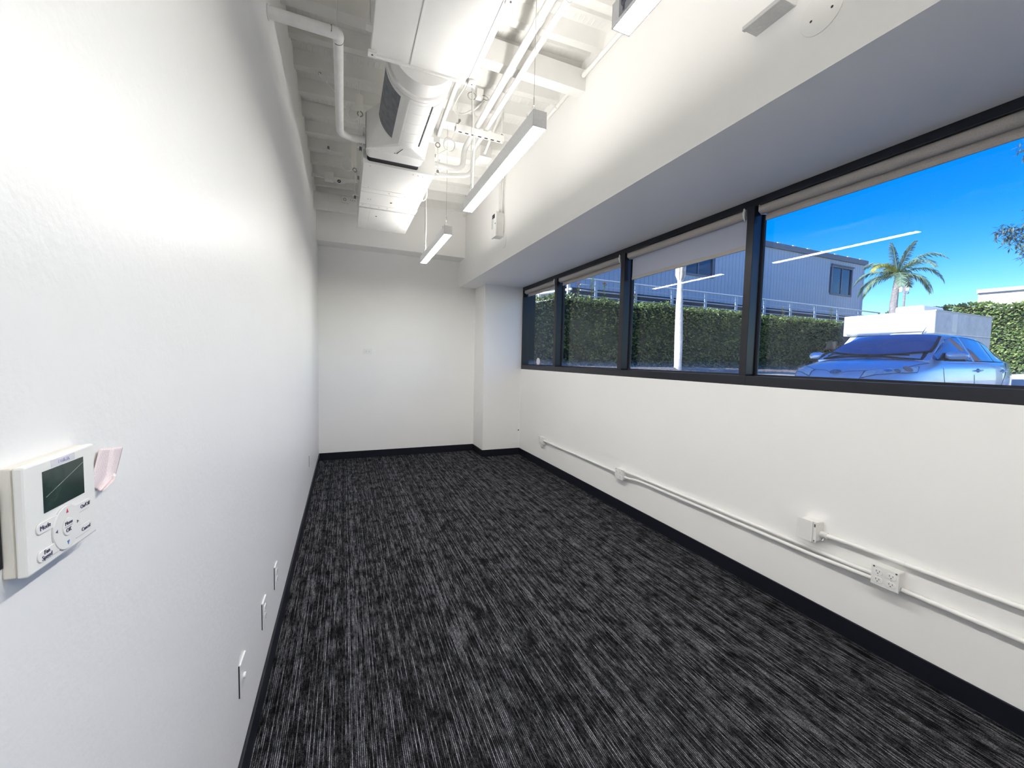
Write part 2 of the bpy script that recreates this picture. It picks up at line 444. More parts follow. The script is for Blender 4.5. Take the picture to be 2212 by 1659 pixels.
for i in range(4):
    ya, yb = bays[i]
    ya += 0.022; yb -= 0.022 if i else 0.05
    if i == 3: ya = bays[3][0]+0.02
    t = thing('roller_shade', (2.478, (ya+yb)/2, 2.42), lbl[i], 'shade', 'roller shades over the window band')
    rr = 0.030
    MB().cyl((2.478, ya, 2.420), (2.478, yb, 2.420), rr, 20).build('fabric_roll', FABRIC, t, smooth=40)
    z1 = hems[i]
    MB().box(2.5045, 2.5060, ya+0.012, yb-0.012, z1+0.026, 2.425).build('shade_cloth', FAB2 if i == 2 else FABRIC, t)
    MB().box(2.499, 2.511, ya+0.012, yb-0.012, z1, z1+0.028).build('hem_bar', FABRIC, t, bevel=0.003)
    for y, s in ((yb, 1), (ya, -1)):
        b = MB(); pz = [(2.450, y, 2.452), (2.515, y, 2.470), (2.520, y, 2.395), (2.478, y, 2.388), (2.449, y, 2.405)]
        b.prism(pz, (0, 0.004*s, 0)); b.build('bracket', ALU, t, bevel=0.0008)
    # white chain clutch at the near end
    b = MB()
    b.tube([(2.455, ya+0.004, 2.470), (2.444, ya+0.004, 2.447), (2.440, ya+0.004, 2.42), (2.445, ya+0.004, 2.392), (2.452, ya+0.004, 2.372)], [0.003, 0.007, 0.008, 0.006, 0.003], 8)
    b.build('chain_clutch', PLASTIC, t, smooth=60)

# ---------------------------------------------------------------- linear pendants
def make_pendant(name='pendant_lamp'):
    """built with its near lower corner at the origin: x 0..0.071, y 0..1.2, z 0..0.077"""
    t = thing(name, (0.815, 1.76, 2.513))
    o = Vector(t.location)
    def P(b): # shift local -> world
        b.v = [(x+o.x, y+o.y, z+o.z) for x, y, z in b.v]; return b
    Lg, Wd, H = 1.195, 0.071, 0.077
    # extruded channel: two side cheeks and a web
    b = MB(); b.box(0, 0.003, 0.003, Lg-0.003, 0, H); b.box(Wd-0.003, Wd, 0.003, Lg-0.003, 0, H); b.box(0.003, Wd-0.003, 0.003, Lg-0.003, 0.030, 0.048)
    P(b).build('housing', ALU2, t)
    P(MB().box(0.0, Wd, 0, 0.003, 0, H)).build('end_cap', ALU, t)
    P(MB().box(0.0, Wd, Lg-0.003, Lg, 0, H)).build('end_cap', ALU, t)
    P(MB().box(0.0035, Wd-0.0035, 0.0035, Lg-0.0035, 0.002, 0.006)).build('diffuser', LENS, t)
    P(MB().box(0.0035, Wd-0.0035, 0.0035, Lg-0.0035, 0.066, 0.070)).build('upper_diffuser', LENSUP, t)
    for y in (0.07, Lg-0.07):
        b = MB()
        b.tube([(0.035, y, H+0.068), (0.008, y, H+0.004)], 0.0011, 5); b.tube([(0.035, y, H+0.068), (0.063, y, H+0.004)], 0.0011, 5)
        b.tube([(0.002, y, H-0.004), (0.002, y, H+0.012)], 0.0032, 6); b.tube([(0.069, y, H-0.004), (0.069, y, H+0.012)], 0.0032, 6)
        P(b).build('yoke', STEEL, t)
        P(MB().cyl((0.035, y, H+0.06), (0.035, y, H+0.098), 0.0030, 8)).build('gripper', STEEL, t)
        P(MB().cyl((0.035, y, H+0.09), (0.035, y, 3.478-2.513), 0.0011, 5)).build('suspension_wire', STEEL, t)
    b = MB(); y = Lg-0.11
    b.tube([(0.040, y, 0.07), (0.040, y+0.002, 0.2), (0.048, y+0.01, 0.45), (0.050, y+0.06, 0.70), (0.050, y+0.09, 0.955)], 0.0048, 8)
    P(b).build('power_cord', PLASTIC, t, smooth=60)
    return t
L1 = make_pendant()
tag(L1, 'lit linear pendant lamp hanging in front of the bulkhead, nearest one wholly in view', 'lamp', 'linear pendant lamps')
L2 = copy_tree(L1); L2.location.y = 3.562
tag(L2, 'lit linear pendant lamp farthest down the room, beside the end of the duct', 'lamp', 'linear pendant lamps')
L3 = copy_tree(L1); L3.location.y = -0.033
tag(L3, 'lit linear pendant lamp cut off by the top edge, with a printed rating label', 'lamp', 'linear pendant lamps')
L4 = copy_tree(L1); L4.location.y = -1.83
tag(L4, 'lit linear pendant lamp behind the viewer, last of the row', 'lamp', 'linear pendant lamps')
# rating label on the side of lamp 3: grey sticker with dark print
lx = 0.8148
lb = MB().box(lx-0.0004, lx, 0.86, 1.125, 2.523, 2.588).build('rating_label', mat('grey_label', (0.30, 0.30, 0.33), rough=0.5), L3)
pr = MB()
for k, (y0, y1, z0, z1) in enumerate([(1.085, 1.118, 2.573, 2.584), (1.092, 1.110, 2.548, 2.566), (1.096, 1.106, 2.528, 2.545), (0.90, 1.06, 2.565, 2.583), (0.90, 1.06, 2.545, 2.555), (0.94, 1.05, 2.530, 2.536)]):
    pr.box(lx-0.0009, lx-0.0004, y0, y1, z0, z1)
pr.ring((lx-0.0006, 1.101, 2.557), (1, 0, 0), 0.0125, 0.0012, 20, 4)
pr.build('label_print', INK, L3)
# ================================================================ CEILING SERVICES
# ---- air handler cabinet hung under the deck
ah = thing('air_handler', (0.383, 1.30, 2.905), 'big white air handler cabinet hung under the deck, its underside seamed lengthwise', 'air handler')
MB().box(0.124, 0.613, 0.40, 2.183, 2.907, 3.20).build('casing', WHITE, ah, bevel=0.004)
MB().box(0.311, 0.321, 0.40, 2.181, 2.9035, 2.907).build('seam_strip', WHITE, ah, bevel=0.0012)
MB().prism([(0.613, 0.40, 2.905), (0.650, 0.40, 2.916), (0.650, 0.40, 3.20), (0.613, 0.40, 3.20)], (0, 1.783, 0)).build('side_rail', WHITE, ah, bevel=0.003)
MB().box(0.126, 0.648, 2.178, 2.192, 2.896, 2.925).build('front_lip', WHITE, ah, bevel=0.002)
for x, y in ((0.128, 2.165), (0.634, 2.165), (0.634, 1.62)):
    MB().box(x-0.018, x+0.022, y-0.02, y+0.022, 2.890, 2.902).build('corner_tab', WHITE, ah, bevel=0.002)
    MB().cyl((x+0.002, y, 2.8885), (x+0.002, y, 2.8905), 0.0045, 10).build('bolt', SCREW, ah)
for x, y in ((0.112, 0.7), (0.112, 2.05), (0.662, 0.7), (0.662, 2.12)):
    MB().cyl((x, y, 2.93), (x, y, 3.47), 0.005, 8).build('hanger_rod', WHITE, ah)
    MB().box(x-0.016, x+0.016, y-0.02, y+0.02, 2.925, 2.935).build('hanger_bracket', WHITE, ah)
MB().box(0.004, 0.120, 1.50, 1.905, 2.985, 3.16).build('control_box', WHITE, ah, bevel=0.012, seg=3)

# ---- round duct from the cabinet, with access panels, square transition and canvas collar
rd = thing('round_duct', (0.372, 2.7, 2.83), 'white round duct with access panels flaring into a square collar', 'duct')
cx, cz = 0.388, 3.003
def arc(y, r, n=48, a0=0.0, a1=2*PI):
    return [(cx + r*math.sin(a0+(a1-a0)*i/n), y, cz - r*math.cos(a0+(a1-a0)*i/n)) for i in range(n)]
def shell(b, y0, y1, r, n=48): b.loft([arc(y0, r, n), arc(y1, r, n)]); return b
shell(MB(), 2.1925, 2.305, 0.166).build('stub', WHITE, rd, smooth=40)
shell(MB(), 2.300, 2.326, 0.179).build('rim', WHITE, rd, smooth=40)
shell(MB(), 2.326, 2.342, 0.163).build('gasket', DARKGAP, rd, smooth=40)
shell(MB(), 2.342, 2.862, 0.172).build('barrel', WHITE, rd, smooth=40)
for y in (2.372, 2.46, 2.57, 2.68, 2.79):
    b = MB(); b.loft([arc(y-0.003, 0.1723, 48), arc(y-0.002, 0.1735, 48), arc(y+0.002, 0.1735, 48), arc(y+0.003, 0.1723, 48)], caps=False); b.build('seam', WHITE, rd, smooth=30)
def plate(a0, a1, y0, y1, r0_, r1_, name, m, n=14):
    b = MB(); rings = []
    for i in range(n+1):
        a = a0+(a1-a0)*i/n
        rings.append([(cx+r*math.sin(a), y, cz-r*math.cos(a)) for (r, y) in ((r0_, y0), (r1_, y0), (r1_, y1), (r0_, y1))])
    b.loft(rings); return b.build(name, m, rd, smooth=35)
p = plate(R(-88), R(-17), 2.35, 2.845, 0.1705, 0.1765, 'access_panel', WHITE)
plate(R(-85), R(-33), 2.37, 2.825, 0.1765, 0.1775, 'panel_liner', FELT)
plate(R(-18), R(-16.3), 2.35, 2.845, 0.1720, 0.1805, 'panel_edge', ALU2)
p = plate(R(29), R(75), 2.38, 2.85, 0.1705, 0.1785, 'access_panel', WHITE)
plate(R(26.8), R(28.8), 2.38, 2.85, 0.1710, 0.1732, 'panel_gap', DARKGAP)
for y in (2.45, 2.78): MB().cyl((cx+0.178*math.sin(R(33)), y, cz-0.178*math.cos(R(33))), (cx+0.1800*math.sin(R(33)), y, cz-0.1800*math.cos(R(33))), 0.003, 8).build('screw', SCREW, rd)
# faceted square-to-round transition
b = MB()
sq = [(0.150, 3.13, 2.902), (0.563, 3.13, 2.902), (0.563, 3.13, 3.150), (0.150, 3.13, 3.150)]
nseg = 32; circ = [(cx+0.1715*math.sin(-PI/4+2*PI*i/nseg - 0), 2.862, cz-0.1715*math.cos(-PI/4+2*PI*i/nseg)) for i in range(nseg)]
base = len(b.v); b.v += circ + sq
q = nseg//4
for s in range(4):
    c = nseg+s
    for i in range(-q//2, q//2): b.f.append((( s*q+i) % nseg, (s*q+i+1) % nseg, c))
    b.f.append(((s*q+q//2) % nseg, nseg+(s+1)%4, c))
b.build('transition', WHITE, rd, smooth=12)
MB().box(0.1445, 0.1460, 3.127, 3.134, 2.902, 3.145).build('edge_gap', DARKGAP, rd)
MB().tube([(0.372, 2.90, 2.834), (0.356, 3.10, 2.892)], 0.0022, 6).build('fold_seam', SCREW, rd)
def rrect(x0, x1, z0, z1, y, r=0.03, n=5):
    out = []
    for (ax, az, a) in ((x1-r, z0+r, -PI/2), (x1-r, z1-r, 0), (x0+r, z1-r, PI/2), (x0+r, z0+r, PI)):
        for k in range(n+1):
            t = a+PI/2*k/n; out.append((ax+r*math.cos(t), y, az+r*math.sin(t)))
    return out
MB().loft([rrect(0.146, 0.567, 2.898, 3.154, 3.13, 0.006), rrect(0.146, 0.567, 2.898, 3.154, 3.142, 0.006)]).build('square_flange', WHITE, rd, smooth=40)
MB().loft([rrect(0.150, 0.563, 2.902, 3.150, 3.142, 0.02), rrect(0.152, 0.561, 2.902, 3.150, 3.255, 0.03), rrect(0.156, 0.557, 2.906, 3.146, 3.268, 0.03)]).build('collar', WHITE, rd, smooth=40)
MB().loft([rrect(0.160, 0.553, 2.908, 3.144, 3.262, 0.03), rrect(0.170, 0.545, 2.922, 3.135, 3.30, 0.03), rrect(0.165, 0.55, 2.915, 3.14, 3.3495, 0.02)]).build('canvas_connector', DARKGAP, rd, smooth=40)
MB().cyl((0.342, 3.10, 2.893), (0.342, 3.10, 2.897), 0.006, 8).build('rivet', SCREW, rd)

# ---- rectangular duct, two sections
du = thing('rectangular_duct', (0.41, 3.85, 2.90), 'white rectangular sheet metal duct with screwed cross seams', 'duct')
MB().box(0.140, 0.680, 3.354, 4.322, 2.902, 3.150).build('casing', WHITE, du, bevel=0.003)
MB().box(0.136, 0.684, 3.350, 3.366, 2.898, 3.154).build('front_flange', WHITE, du, bevel=0.002)
for y, h in ((3.845, 0.003), (3.935, 0.003), (4.235, 0.004)):
    MB().box(0.137, 0.683, y, y+0.008, 2.902-h, 3.152).build('cross_seam', WHITE, du, bevel=0.001)
MB().box(0.139, 0.681, 4.24, 4.318, 2.8975, 2.903).build('end_strip', WHITE, du, bevel=0.0015)
for k, (x, y) in enumerate([(0.19, 3.40), (0.52, 3.41), (0.56, 3.412), (0.60, 3.415), (0.20, 3.82), (0.38, 3.89), (0.52, 3.90), (0.21, 4.10), (0.235, 4.10), (0.42, 4.11), (0.17, 4.26), (0.24, 4.27), (0.32, 4.27), (0.40, 4.27), (0.48, 4.275), (0.60, 4.28)]):
    big = 0.009 if k == 9 else 0.0042
    MB().cyl((x, y, 2.8975 if y < 4.2 else 2.894), (x, y, 2.902), big, 8).build('screw', SCREW if k in (9,) else ALU, du)
en = thing('duct_end_section', (0.41, 4.70, 2.90), 'short white end section of duct behind a black gasket line', 'duct')
MB().box(0.150, 0.672, 4.322, 4.358, 2.912, 3.14).build('gasket', DARKGAP, en)
MB().box(0.141, 0.679, 4.356, 5.03, 2.898, 3.145).build('casing', WHITE, en, bevel=0.004)
for x in (0.245, 0.565): MB().box(x, x+0.005, 4.42, 5.0, 2.896, 2.899).build('stiffener', WHITE, en, bevel=0.001)
MB().cyl((0.315, 4.55, 2.8955), (0.315, 4.55, 2.899), 0.009, 8).build('screw', SCREW, en)
MB().box(0.6845, 0.700, 4.28, 4.345, 2.93, 3.02).build('latch_clip', WHITE, du, bevel=0.003)
MB().tube(bend([(0.685, 4.20, 3.06), (0.70, 4.05, 3.04), (0.71, 3.98, 2.98)], 0.03), 0.006, 8).build('latch_strap', WHITE, du, smooth=60)
# duct hangers: vertical plate with rod, left and right
def hanger(x, y, ztop, zbot, label, w=0.055):
    t = thing('duct_hanger', (x, y, zbot-0.2), label, 'hanger', 'duct hangers under the deck')
    MB().box(x-w/2, x+w/2, y-0.006, y+0.006, zbot, ztop).build('plate', WHITE, t, bevel=0.001)
    MB().cyl((x, y, ztop-0.01), (x, y, 3.51), 0.004, 8).build('upper_rod', WIREW, t)
    MB().ring((x+0.008, y-0.004, zbot-0.018), (0, 1, 0), 0.018, 0.004, 16, 6).build('eye', STEEL, t)
    MB().cyl((x+0.01, y, zbot-0.03), (x+0.01, y, 2.95), 0.004, 8).build('rod', WIREW, t)
    MB().box(x-0.012, x+0.040, y-0.018, y+0.018, 2.98, 2.99).build('clamp', WHITE, t, bevel=0.002)
    MB().cyl((x+0.01, y, 2.955), (x+0.01, y, 2.98), 0.011, 6).build('nut', STEEL, t)
hanger(0.106, 3.305, 3.355, 3.235, 'white plate and rod holding the near left side of the rectangular duct')
hanger(0.092, 4.30, 3.53, 3.24, 'white plate and rod holding the far left side of the rectangular duct', 0.05)
hanger(0.712, 3.42, 3.55, 3.20, 'white plate and rod holding the right side of the rectangular duct', 0.05)

# ---- spiral duct stub at the far left, into the left wall
sp = thing('spiral_duct', (-0.1, 5.3, 3.12), 'short white spiral duct running from the left wall behind the rectangular duct', 'duct')
MB().cyl((XL, 5.3, 3.222), (0.30, 5.3, 3.222), 0.098, 36).build('barrel', WHITE, sp, smooth=40)
for x in (-0.29, -0.17, -0.05, 0.07): MB().ring((x, 5.3, 3.222), (1, 0.12, 0), 0.098, 0.0025, 36, 4).build('seam', WHITE, sp, smooth=60)
MB().box(-0.02, 0.055, 5.17, 5.19, 3.20, 3.275).build('junction_plate', WHITE, sp, bevel=0.003)
MB().ring((0.012, 5.165, 3.235), (0, 1, 0), 0.014, 0.003, 14, 6).build('strap_eye', STEEL, sp)
MB().box(0.055, 0.14, 5.172, 5.180, 3.225, 3.255).build('perforated_strap', ALU2, sp, bevel=0.001)
for k in range(3): MB().cyl((0.072+k*0.024, 5.1715, 3.24), (0.072+k*0.024, 5.1725, 3.24), 0.004, 8).build('hole', DARKGAP, sp)
# strut with bracket crossing high at the far left
cs = thing('ceiling_strut', (-0.1, 4.9, 3.33), 'dim strut with a saddle bracket under the deck at the far left', 'strut')
MB().box(XL, 0.14, 4.90, 4.925, 3.34, 3.365).build('rail', WHITE, cs)
MB().box(-0.19, -0.10, 4.86, 4.94, 3.31, 3.395).build('block', WHITE, cs, bevel=0.004)
MB().prism([(-0.13, 4.85, 3.31), (-0.04, 4.85, 3.285), (0.03, 4.85, 3.31), (0.13, 4.85, 3.345), (0.13, 4.85, 3.36), (-0.10, 4.85, 3.335)], (0, 0.02, 0)).build('saddle', WHITE, cs)
MB().ring((-0.045, 4.845, 3.305), (0, 1, 0), 0.012, 0.005, 14, 6).build('saddle_hole', DARKGAP, cs)

# ---- wrapped pipe: out of the left wall, elbow, away along the deck, then to the duct
wp = thing('wrapped_pipe', (-0.1, 2.6, 2.94), 'white wrapped pipe leaving the left wall and elbowing away along the deck', 'pipe')
PX, PY, PZ, PR = -0.023, 2.205, 2.968, 0.0245
MB().tube([(XL, PY, PZ), (PX+0.002, PY, PZ)], PR*1.04, 20).build('pipe_run', PIPEM, wp, smooth=50)
MB().tube(bend([(PX-0.03, PY, PZ), (PX, PY, PZ), (PX, PY+0.05, PZ)], 0.018, 6), PR*1.06, 20).build('elbow', PIPEM, wp, smooth=50)
MB().tube(bend([(PX, PY+0.03, PZ), (PX, 3.16, PZ), (0.142, 3.16, PZ)], 0.075, 8), PR*0.98, 20).build('long_run', PIPEM, wp, smooth=50)
MB().ring((XL+0.004, PY, PZ), (1, 0, 0), PR*1.1, 0.004, 24, 6).build('wall_collar', PIPEM, wp, smooth=60)
for c, ax, s in (((PX-0.034, PY, PZ), (1, 0.25, 0), 1), ((PX, PY+0.040, PZ), (0.1, 1, 0), 1)):
    b = MB(); c = Vector(c); ax = Vector(ax).normalized(); u = ax.orthogonal().normalized(); w = ax.cross(u)
    arcp = [c+(u*math.cos(a)+w*math.sin(a))*PR*1.03 for a in [PI*0.15+PI*0.8*i/10 for i in range(11)]]
    b.tube(arcp, 0.0022, 5); b.build('split_seam', DARKGAP, wp)
MB().cyl((PX-0.005, PY, PZ+0.02), (PX-0.005, PY, 3.47), 0.0035, 8).build('hanger_rod', WIREW, wp)
# little white conduit piece at the top of the left wall
tag(MB().box(XL, XL+0.035, 2.06, 2.12, 2.985, 3.30).build('wall_raceway', WHITE, bevel=0.004), 'short white raceway rising on the left wall beside the wrapped pipe', 'raceway')

# ---- two big conduits along the ceiling, carried by a slotted trapeze
def conduit(pts, r, label, cat='conduit', name='ceiling_conduit', br=0.06, coup=(), grp=None, m=None):
    P = bend(pts, br, 6)
    xs, ys, zs = zip(*P)
    t = thing(name, ((min(xs)+max(xs))/2, (min(ys)+max(ys))/2, min(zs)-r), label, cat, grp)
    MB().tube(P, r, 16).build('tube', m or WHITE, t, smooth=50)
    for c, ax in coup:
        c = Vector(c); ax = Vector(ax).normalized()
        MB().cyl(c-ax*0.022, c+ax*0.022, r*1.18, 16).build('coupling', m or WHITE, t, smooth=40)
    return t
conduit([(0.974, YB, 3.25), (0.974, 3.53, 3.25), (0.967, 3.53, 3.075), (0.685, 3.53, 3.075)], 0.0225,
        'thicker of the two big white conduits running along the ceiling, dropping to the duct', br=0.09, coup=[((0.974, 2.05, 3.25), (0, 1, 0))])
conduit([(1.052, YB, 3.25), (1.052, 3.47, 3.25), (1.036, 3.47, 3.015), (0.685, 3.62, 3.015)], 0.0175,
        'thinner big white conduit along the ceiling, nearer the bulkhead', br=0.09, coup=[((1.052, 1.9, 3.25), (0, 1, 0))])
conduit([(0.700, 2.28, 3.26), (0.705, 2.9, 3.26), (0.712, 3.37, 3.24)], 0.0165,
        'small white conduit running between the air handler and the rectangular duct', br=0.05)
conduit([(1.165, 3.12, 3.395), (1.200, 3.40, 3.395), (1.258, 3.80, 3.40)], 0.0125,
        'short white conduit from the slotted trapeze to a small junction box', br=0.05)
jb = thing('junction_box', (1.27, 3.87, 3.36), 'small white junction box under the deck past the slotted trapeze', 'junction box')
MB().box(1.215, 1.325, 3.81, 3.92, 3.385, 3.48).build('box', WHITE, jb, bevel=0.003)
MB().box(1.205, 1.335, 3.80, 3.93, 3.372, 3.380).build('cover_plate', WHITE, jb, bevel=0.002)
MB().cyl((1.258, 3.79, 3.40), (1.258, 3.812, 3.40), 0.018, 12).build('locknut', WHITE, jb)
tr = thing('strut_trapeze', (1.0, 3.15, 3.18), 'white slotted strut trapeze carrying the two ceiling conduits', 'trapeze')
b = MB(); y0, y1 = 3.125, 3.166
b.box(0.797, 1.195, y0, y0+0.0025, 3.178, 3.222); b.box(0.797, 1.195, y1-0.0025, y1, 3.178, 3.222); b.box(0.797, 1.195, y0+0.0025, y1-0.0025, 3.178, 3.1805)
b.box(0.797, 1.195, y0+0.0025, y0+0.010, 3.2195, 3.222); b.box(0.797, 1.195, y1-0.010, y1-0.0025, 3.2195, 3.222)
b.build('channel', WHITE, tr)
for k in range(7): MB().box(0.822+k*0.053, 0.822+k*0.053+0.027, 3.138, 3.152, 3.1770, 3.1785).build('slot', DARKGAP, tr)
for x in (0.812, 1.182):
    MB().cyl((x, 3.145, 3.17), (x, 3.145, 3.475), 0.0048, 8).build('rod', WIREW, tr)
    MB().cyl((x, 3.145, 3.225), (x, 3.145, 3.236), 0.010, 6).build('nut', STEEL, tr)
for x, r in ((0.974, 0.0235), (1.052, 0.0185)):
    b = MB(); b.ring((x, 3.146, 3.25), (0, 1, 0), r+0.001, 0.0022, 20, 5); b.build('pipe_clamp', WHITE, tr, smooth=60)
# flexible white cable looping from the cabinet corner to the conduits
tag(MB().tube(bend([(0.66, 2.20, 3.02), (0.74, 2.55, 3.25), (0.800, 2.905, 3.36), (0.785, 3.03, 3.36), (0.783, 3.16, 3.36), (0.820, 3.228, 3.36), (0.864, 3.23, 3.36), (0.90, 3.19, 3.36), (0.95, 3.13, 3.37), (1.0, 3.05, 3.40)], 0.05, 4), 0.0068, 8).build('flexible_cable', WHITE, smooth=60),
    'white flexible cable looping from the air handler corner above the conduits', 'cable')
cl = thing('cable_clamp', (0.955, 3.05, 3.40), 'white beam clamp with tangled ties on the deck beside the conduits', 'clamp')
MB().box(0.93, 0.985, 3.03, 3.07, 3.40, 3.47).build('body', WHITE, cl, bevel=0.004)
MB().ring((0.90, 3.06, 3.415), (0.2, 0.3, 1), 0.030, 0.0025, 18, 5).build('tie', STEEL, cl)
MB().ring((1.00, 3.04, 3.415), (0.3, -0.2, 1), 0.026, 0.0025, 18, 5).build('tie', STEEL, cl)

# ---- brace cables with spare coils
def brace(anchor, c, r, end, tilt, label):
    t = thing('brace_cable', anchor, label, 'cable', 'seismic brace cables')
    a = Vector(anchor); c = Vector(c); e = Vector(end)
    d = (c-a).normalized()
    MB().obox(a+d*0.03, d, d.cross(Vector((0,0,1))).normalized(), d.cross(Vector((0,0,1))).normalized().cross(d), 0.035, 0.014, 0.004).build('anchor_bracket', WIREW, t)
    MB().cyl(a, a+Vector((0, 0, 0.03)), 0.010, 8).build('anchor_bolt', STEEL, t)
    MB().tube([a, c+(a-c).normalized()*r, ], 0.0026, 6).build('cable', WIREW, t)
    b = MB(); b.ring(c, tilt, r, 0.0033, 28, 6); b.ring(c+Vector((0.004, 0.004, -0.005)), (tilt[0]+0.12, tilt[1], tilt[2]+0.1), r*0.93, 0.0033, 28, 6); b.build('spare_coil', WIREW, t, smooth=60)
    MB().tube([c-(a-c).normalized()*r, e], 0.0026, 6).build('cable_end', WIREW, t)
    MB().cyl(e-Vector((0,0,0.014)), e+Vector((0,0,0.014)), 0.009, 8).build('end_fitting', STEEL, t)
brace((-0.155, 3.30, 3.42), (0.066, 3.27, 3.20), 0.046, (0.118, 3.38, 3.06), (0.35, 1, 0.25), 'thin brace cable with a round spare coil beside the wrapped pipe')
brace((-0.135, 4.42, 3.42), (0.027, 4.18, 3.21), 0.055, (0.125, 4.06, 3.06), (0.35, 1, 0.25), 'thin brace cable with a round spare coil over the far left of the duct')
brace((0.93, 3.52, 3.46), (0.835, 3.50, 3.25), 0.052, (0.700, 3.44, 3.10), (-0.2, 1, 0.25), 'thin brace cable with a round spare coil right of the duct collar')
# white lead clipped to the right side of the duct
tag(MB().tube(bend([(0.845, 3.90, 3.30), (0.80, 3.93, 3.20), (0.74, 3.92, 3.10), (0.70, 3.90, 3.05), (0.69, 3.96, 2.97), (0.705, 4.02, 2.93), (0.74, 3.98, 2.96), (0.73, 3.93, 3.05)], 0.03, 4), 0.005, 8).build('loose_lead', WHITE, smooth=60),
    'white loose lead drooping in a loop off the right side of the rectangular duct', 'cable')

# ---- conduit in the corner between deck and bulkhead
conduit([(1.572, YB, 3.447), (1.572, 1.9, 3.447), (1.572, 2.30, 3.442), (1.575, 2.574, 3.452)], 0.015,
        'white conduit in the corner of deck and bulkhead, nearer side of the beam', coup=[((1.572, 1.95, 3.447), (0, 1, 0)), ((1.575, 2.545, 3.452), (0, 1, 0))])
conduit([(1.575, 2.662, 3.450), (1.572, 3.4, 3.447), (1.572, 5.655, 3.447)], 0.015,
        'white conduit in the corner of deck and bulkhead, beyond the beam', coup=[((1.572, 2.97, 3.447), (0, 1, 0)), ((1.572, 4.4, 3.447), (0, 1, 0))])

# ---- alarm unit on the bulkhead with its three conduits
al = thing('alarm_unit', (1.55, 4.19, 2.75), 'white alarm box on the bulkhead with conduits rising from it', 'alarm')
MB().box(1.520, 1.600, 4.13, 4.255, 2.752, 3.000).build('back_box', WHITE, al, bevel=0.004)
MB().box(1.500, 1.521, 4.122, 4.263, 2.745, 3.005).build('front_cover', PLASTIC, al, bevel=0.006)
MB().box(1.497, 1.501, 4.20, 4.25, 2.84, 2.955).build('strobe_lens', mat('clear_lens', (0.55, 0.56, 0.57), rough=0.1), al, bevel=0.001)
MB().box(1.494, 1.500, 4.155, 4.225, 2.945, 2.985).build('horn_grille', DARKGAP, al, bevel=0.004)
MB().box(1.4985, 1.5005, 4.135, 4.150, 2.875, 2.887).build('keyhole', DARKGAP, al)
MB().box(1.499, 1.5005, 4.215, 4.245, 2.775, 2.795).build('small_label', ALU2, al)
MB().tube([(1.512, 4.128, 2.90), (1.55, 4.1285, 2.892), (1.585, 4.1285, 2.90)], 0.0012, 5).build('tamper_wire', WIREW, al)
for k, (y, r, zt) in enumerate(((4.225, 0.010, 3.47), (4.190, 0.013, 3.47), (4.150, 0.010, 3.47))):
    pts = [(1.578, y, 3.0), (1.578, y, zt)] if k < 2 else bend([(1.578, y, 3.0), (1.578, y, 3.22), (1.578, y-0.05, 3.46)], 0.08, 6)
    conduit(pts, r, ['white conduit rising from the alarm box, the one farthest down the room', 'thick middle white conduit rising from the alarm box', 'white conduit rising from the alarm box and leaning toward the viewer'][k], name='wall_conduit')
def blank_disc(y, z, r, label, holes=()):
    t = thing('blank_cover', (1.598, y, z-r), label, 'cover plate', 'round blank cover plates on the bulkhead')
    MB().cyl((1.6, y, z), (1.5965, y, z), r, 40).build('disc', WALL2, t, smooth=30, bevel=0.001)
    for (hy, hz) in holes: MB().cyl((1.5968, hy, hz), (1.5960, hy, hz), 0.0045, 10).build('screw_hole', DARKGAP, t)
blank_disc(4.13, 2.700, 0.074, 'round white blank cover plate just below the alarm box')
blank_disc(0.990, 2.705, 0.073, 'round white blank cover plate with two screw holes, beside the metal wall fitting', [(1.024, 2.694), (0.954, 2.694)])
# metal wall fitting at the top edge
wf = thing('wall_fitting', (1.56, 1.16, 2.797), 'grey metal open-ended wall fitting high on the bulkhead, cut by the top edge', 'fitting')
MB().box(1.535, 1.600, 1.088, 1.247, 2.797, 2.803).build('bottom_pan', ALU, wf, bevel=0.001)
MB().box(1.521, 1.538, 1.086, 1.252, 2.797, 2.815).build('front_lip', ALU, wf, bevel=0.002)
MB().box(1.538, 1.600, 1.084, 1.088, 2.797, 2.845).build('end_plate', ALU2, wf, bevel=0.001)
MB().box(1.542, 1.600, 1.090, 1.245, 2.803, 2.826).build('body', ALU2, wf, bevel=0.003)
for k in range(3): MB().ring((1.567, 1.12+k*0.045, 2.797), (0, 0, 1), 0.011, 0.0009, 18, 4).build('knockout', ALU, wf)
# ================================================================ WALL FIXTURES
def rr2(cu, cv, hu, hv, r, n=5):
    out = []
    for (su, sv, a) in ((1, -1, -PI/2), (1, 1, 0), (-1, 1, PI/2), (-1, -1, PI)):
        for k in range(n+1):
            t = a+PI/2*k/n; out.append((cu+su*(hu-r)+r*math.cos(t), cv+sv*(hv-r)+r*math.sin(t)))
    return out
# duplex outlet face: rounded receptacles with slots; plane given by origin, right, up, normal
def receptacle(parent, o, rt, up, nn, s=1.0, m=PLASTIC):
    o = Vector(o); rt = Vector(rt); up = Vector(up); nn = Vector(nn)
    def P(u, v, d): return o+rt*u*s+up*v*s+nn*d
    b = MB(); b.prism([P(u, v, 0.0) for u, v in rr2(0, 0, 0.0172, 0.0140, 0.011)], nn*0.0028)
    f = b.build('receptacle', m, parent, bevel=0.0006)
    b = MB()
    for (u, v, hu, hv) in ((-0.0063, 0.0035, 0.0011, 0.0042), (0.0063, 0.0035, 0.0011, 0.0036)):
        b.prism([P(u-hu, v-hv, 0.0026), P(u+hu, v-hv, 0.0026), P(u+hu, v+hv, 0.0026), P(u-hu, v+hv, 0.0026)], nn*0.0006)
    b.prism([P(0.0026*math.cos(a), -0.0065+0.0026*math.sin(a), 0.0026) for a in [2*PI*i/10 for i in range(10)]], nn*0.0006)
    b.build('slots', SCREW, f)
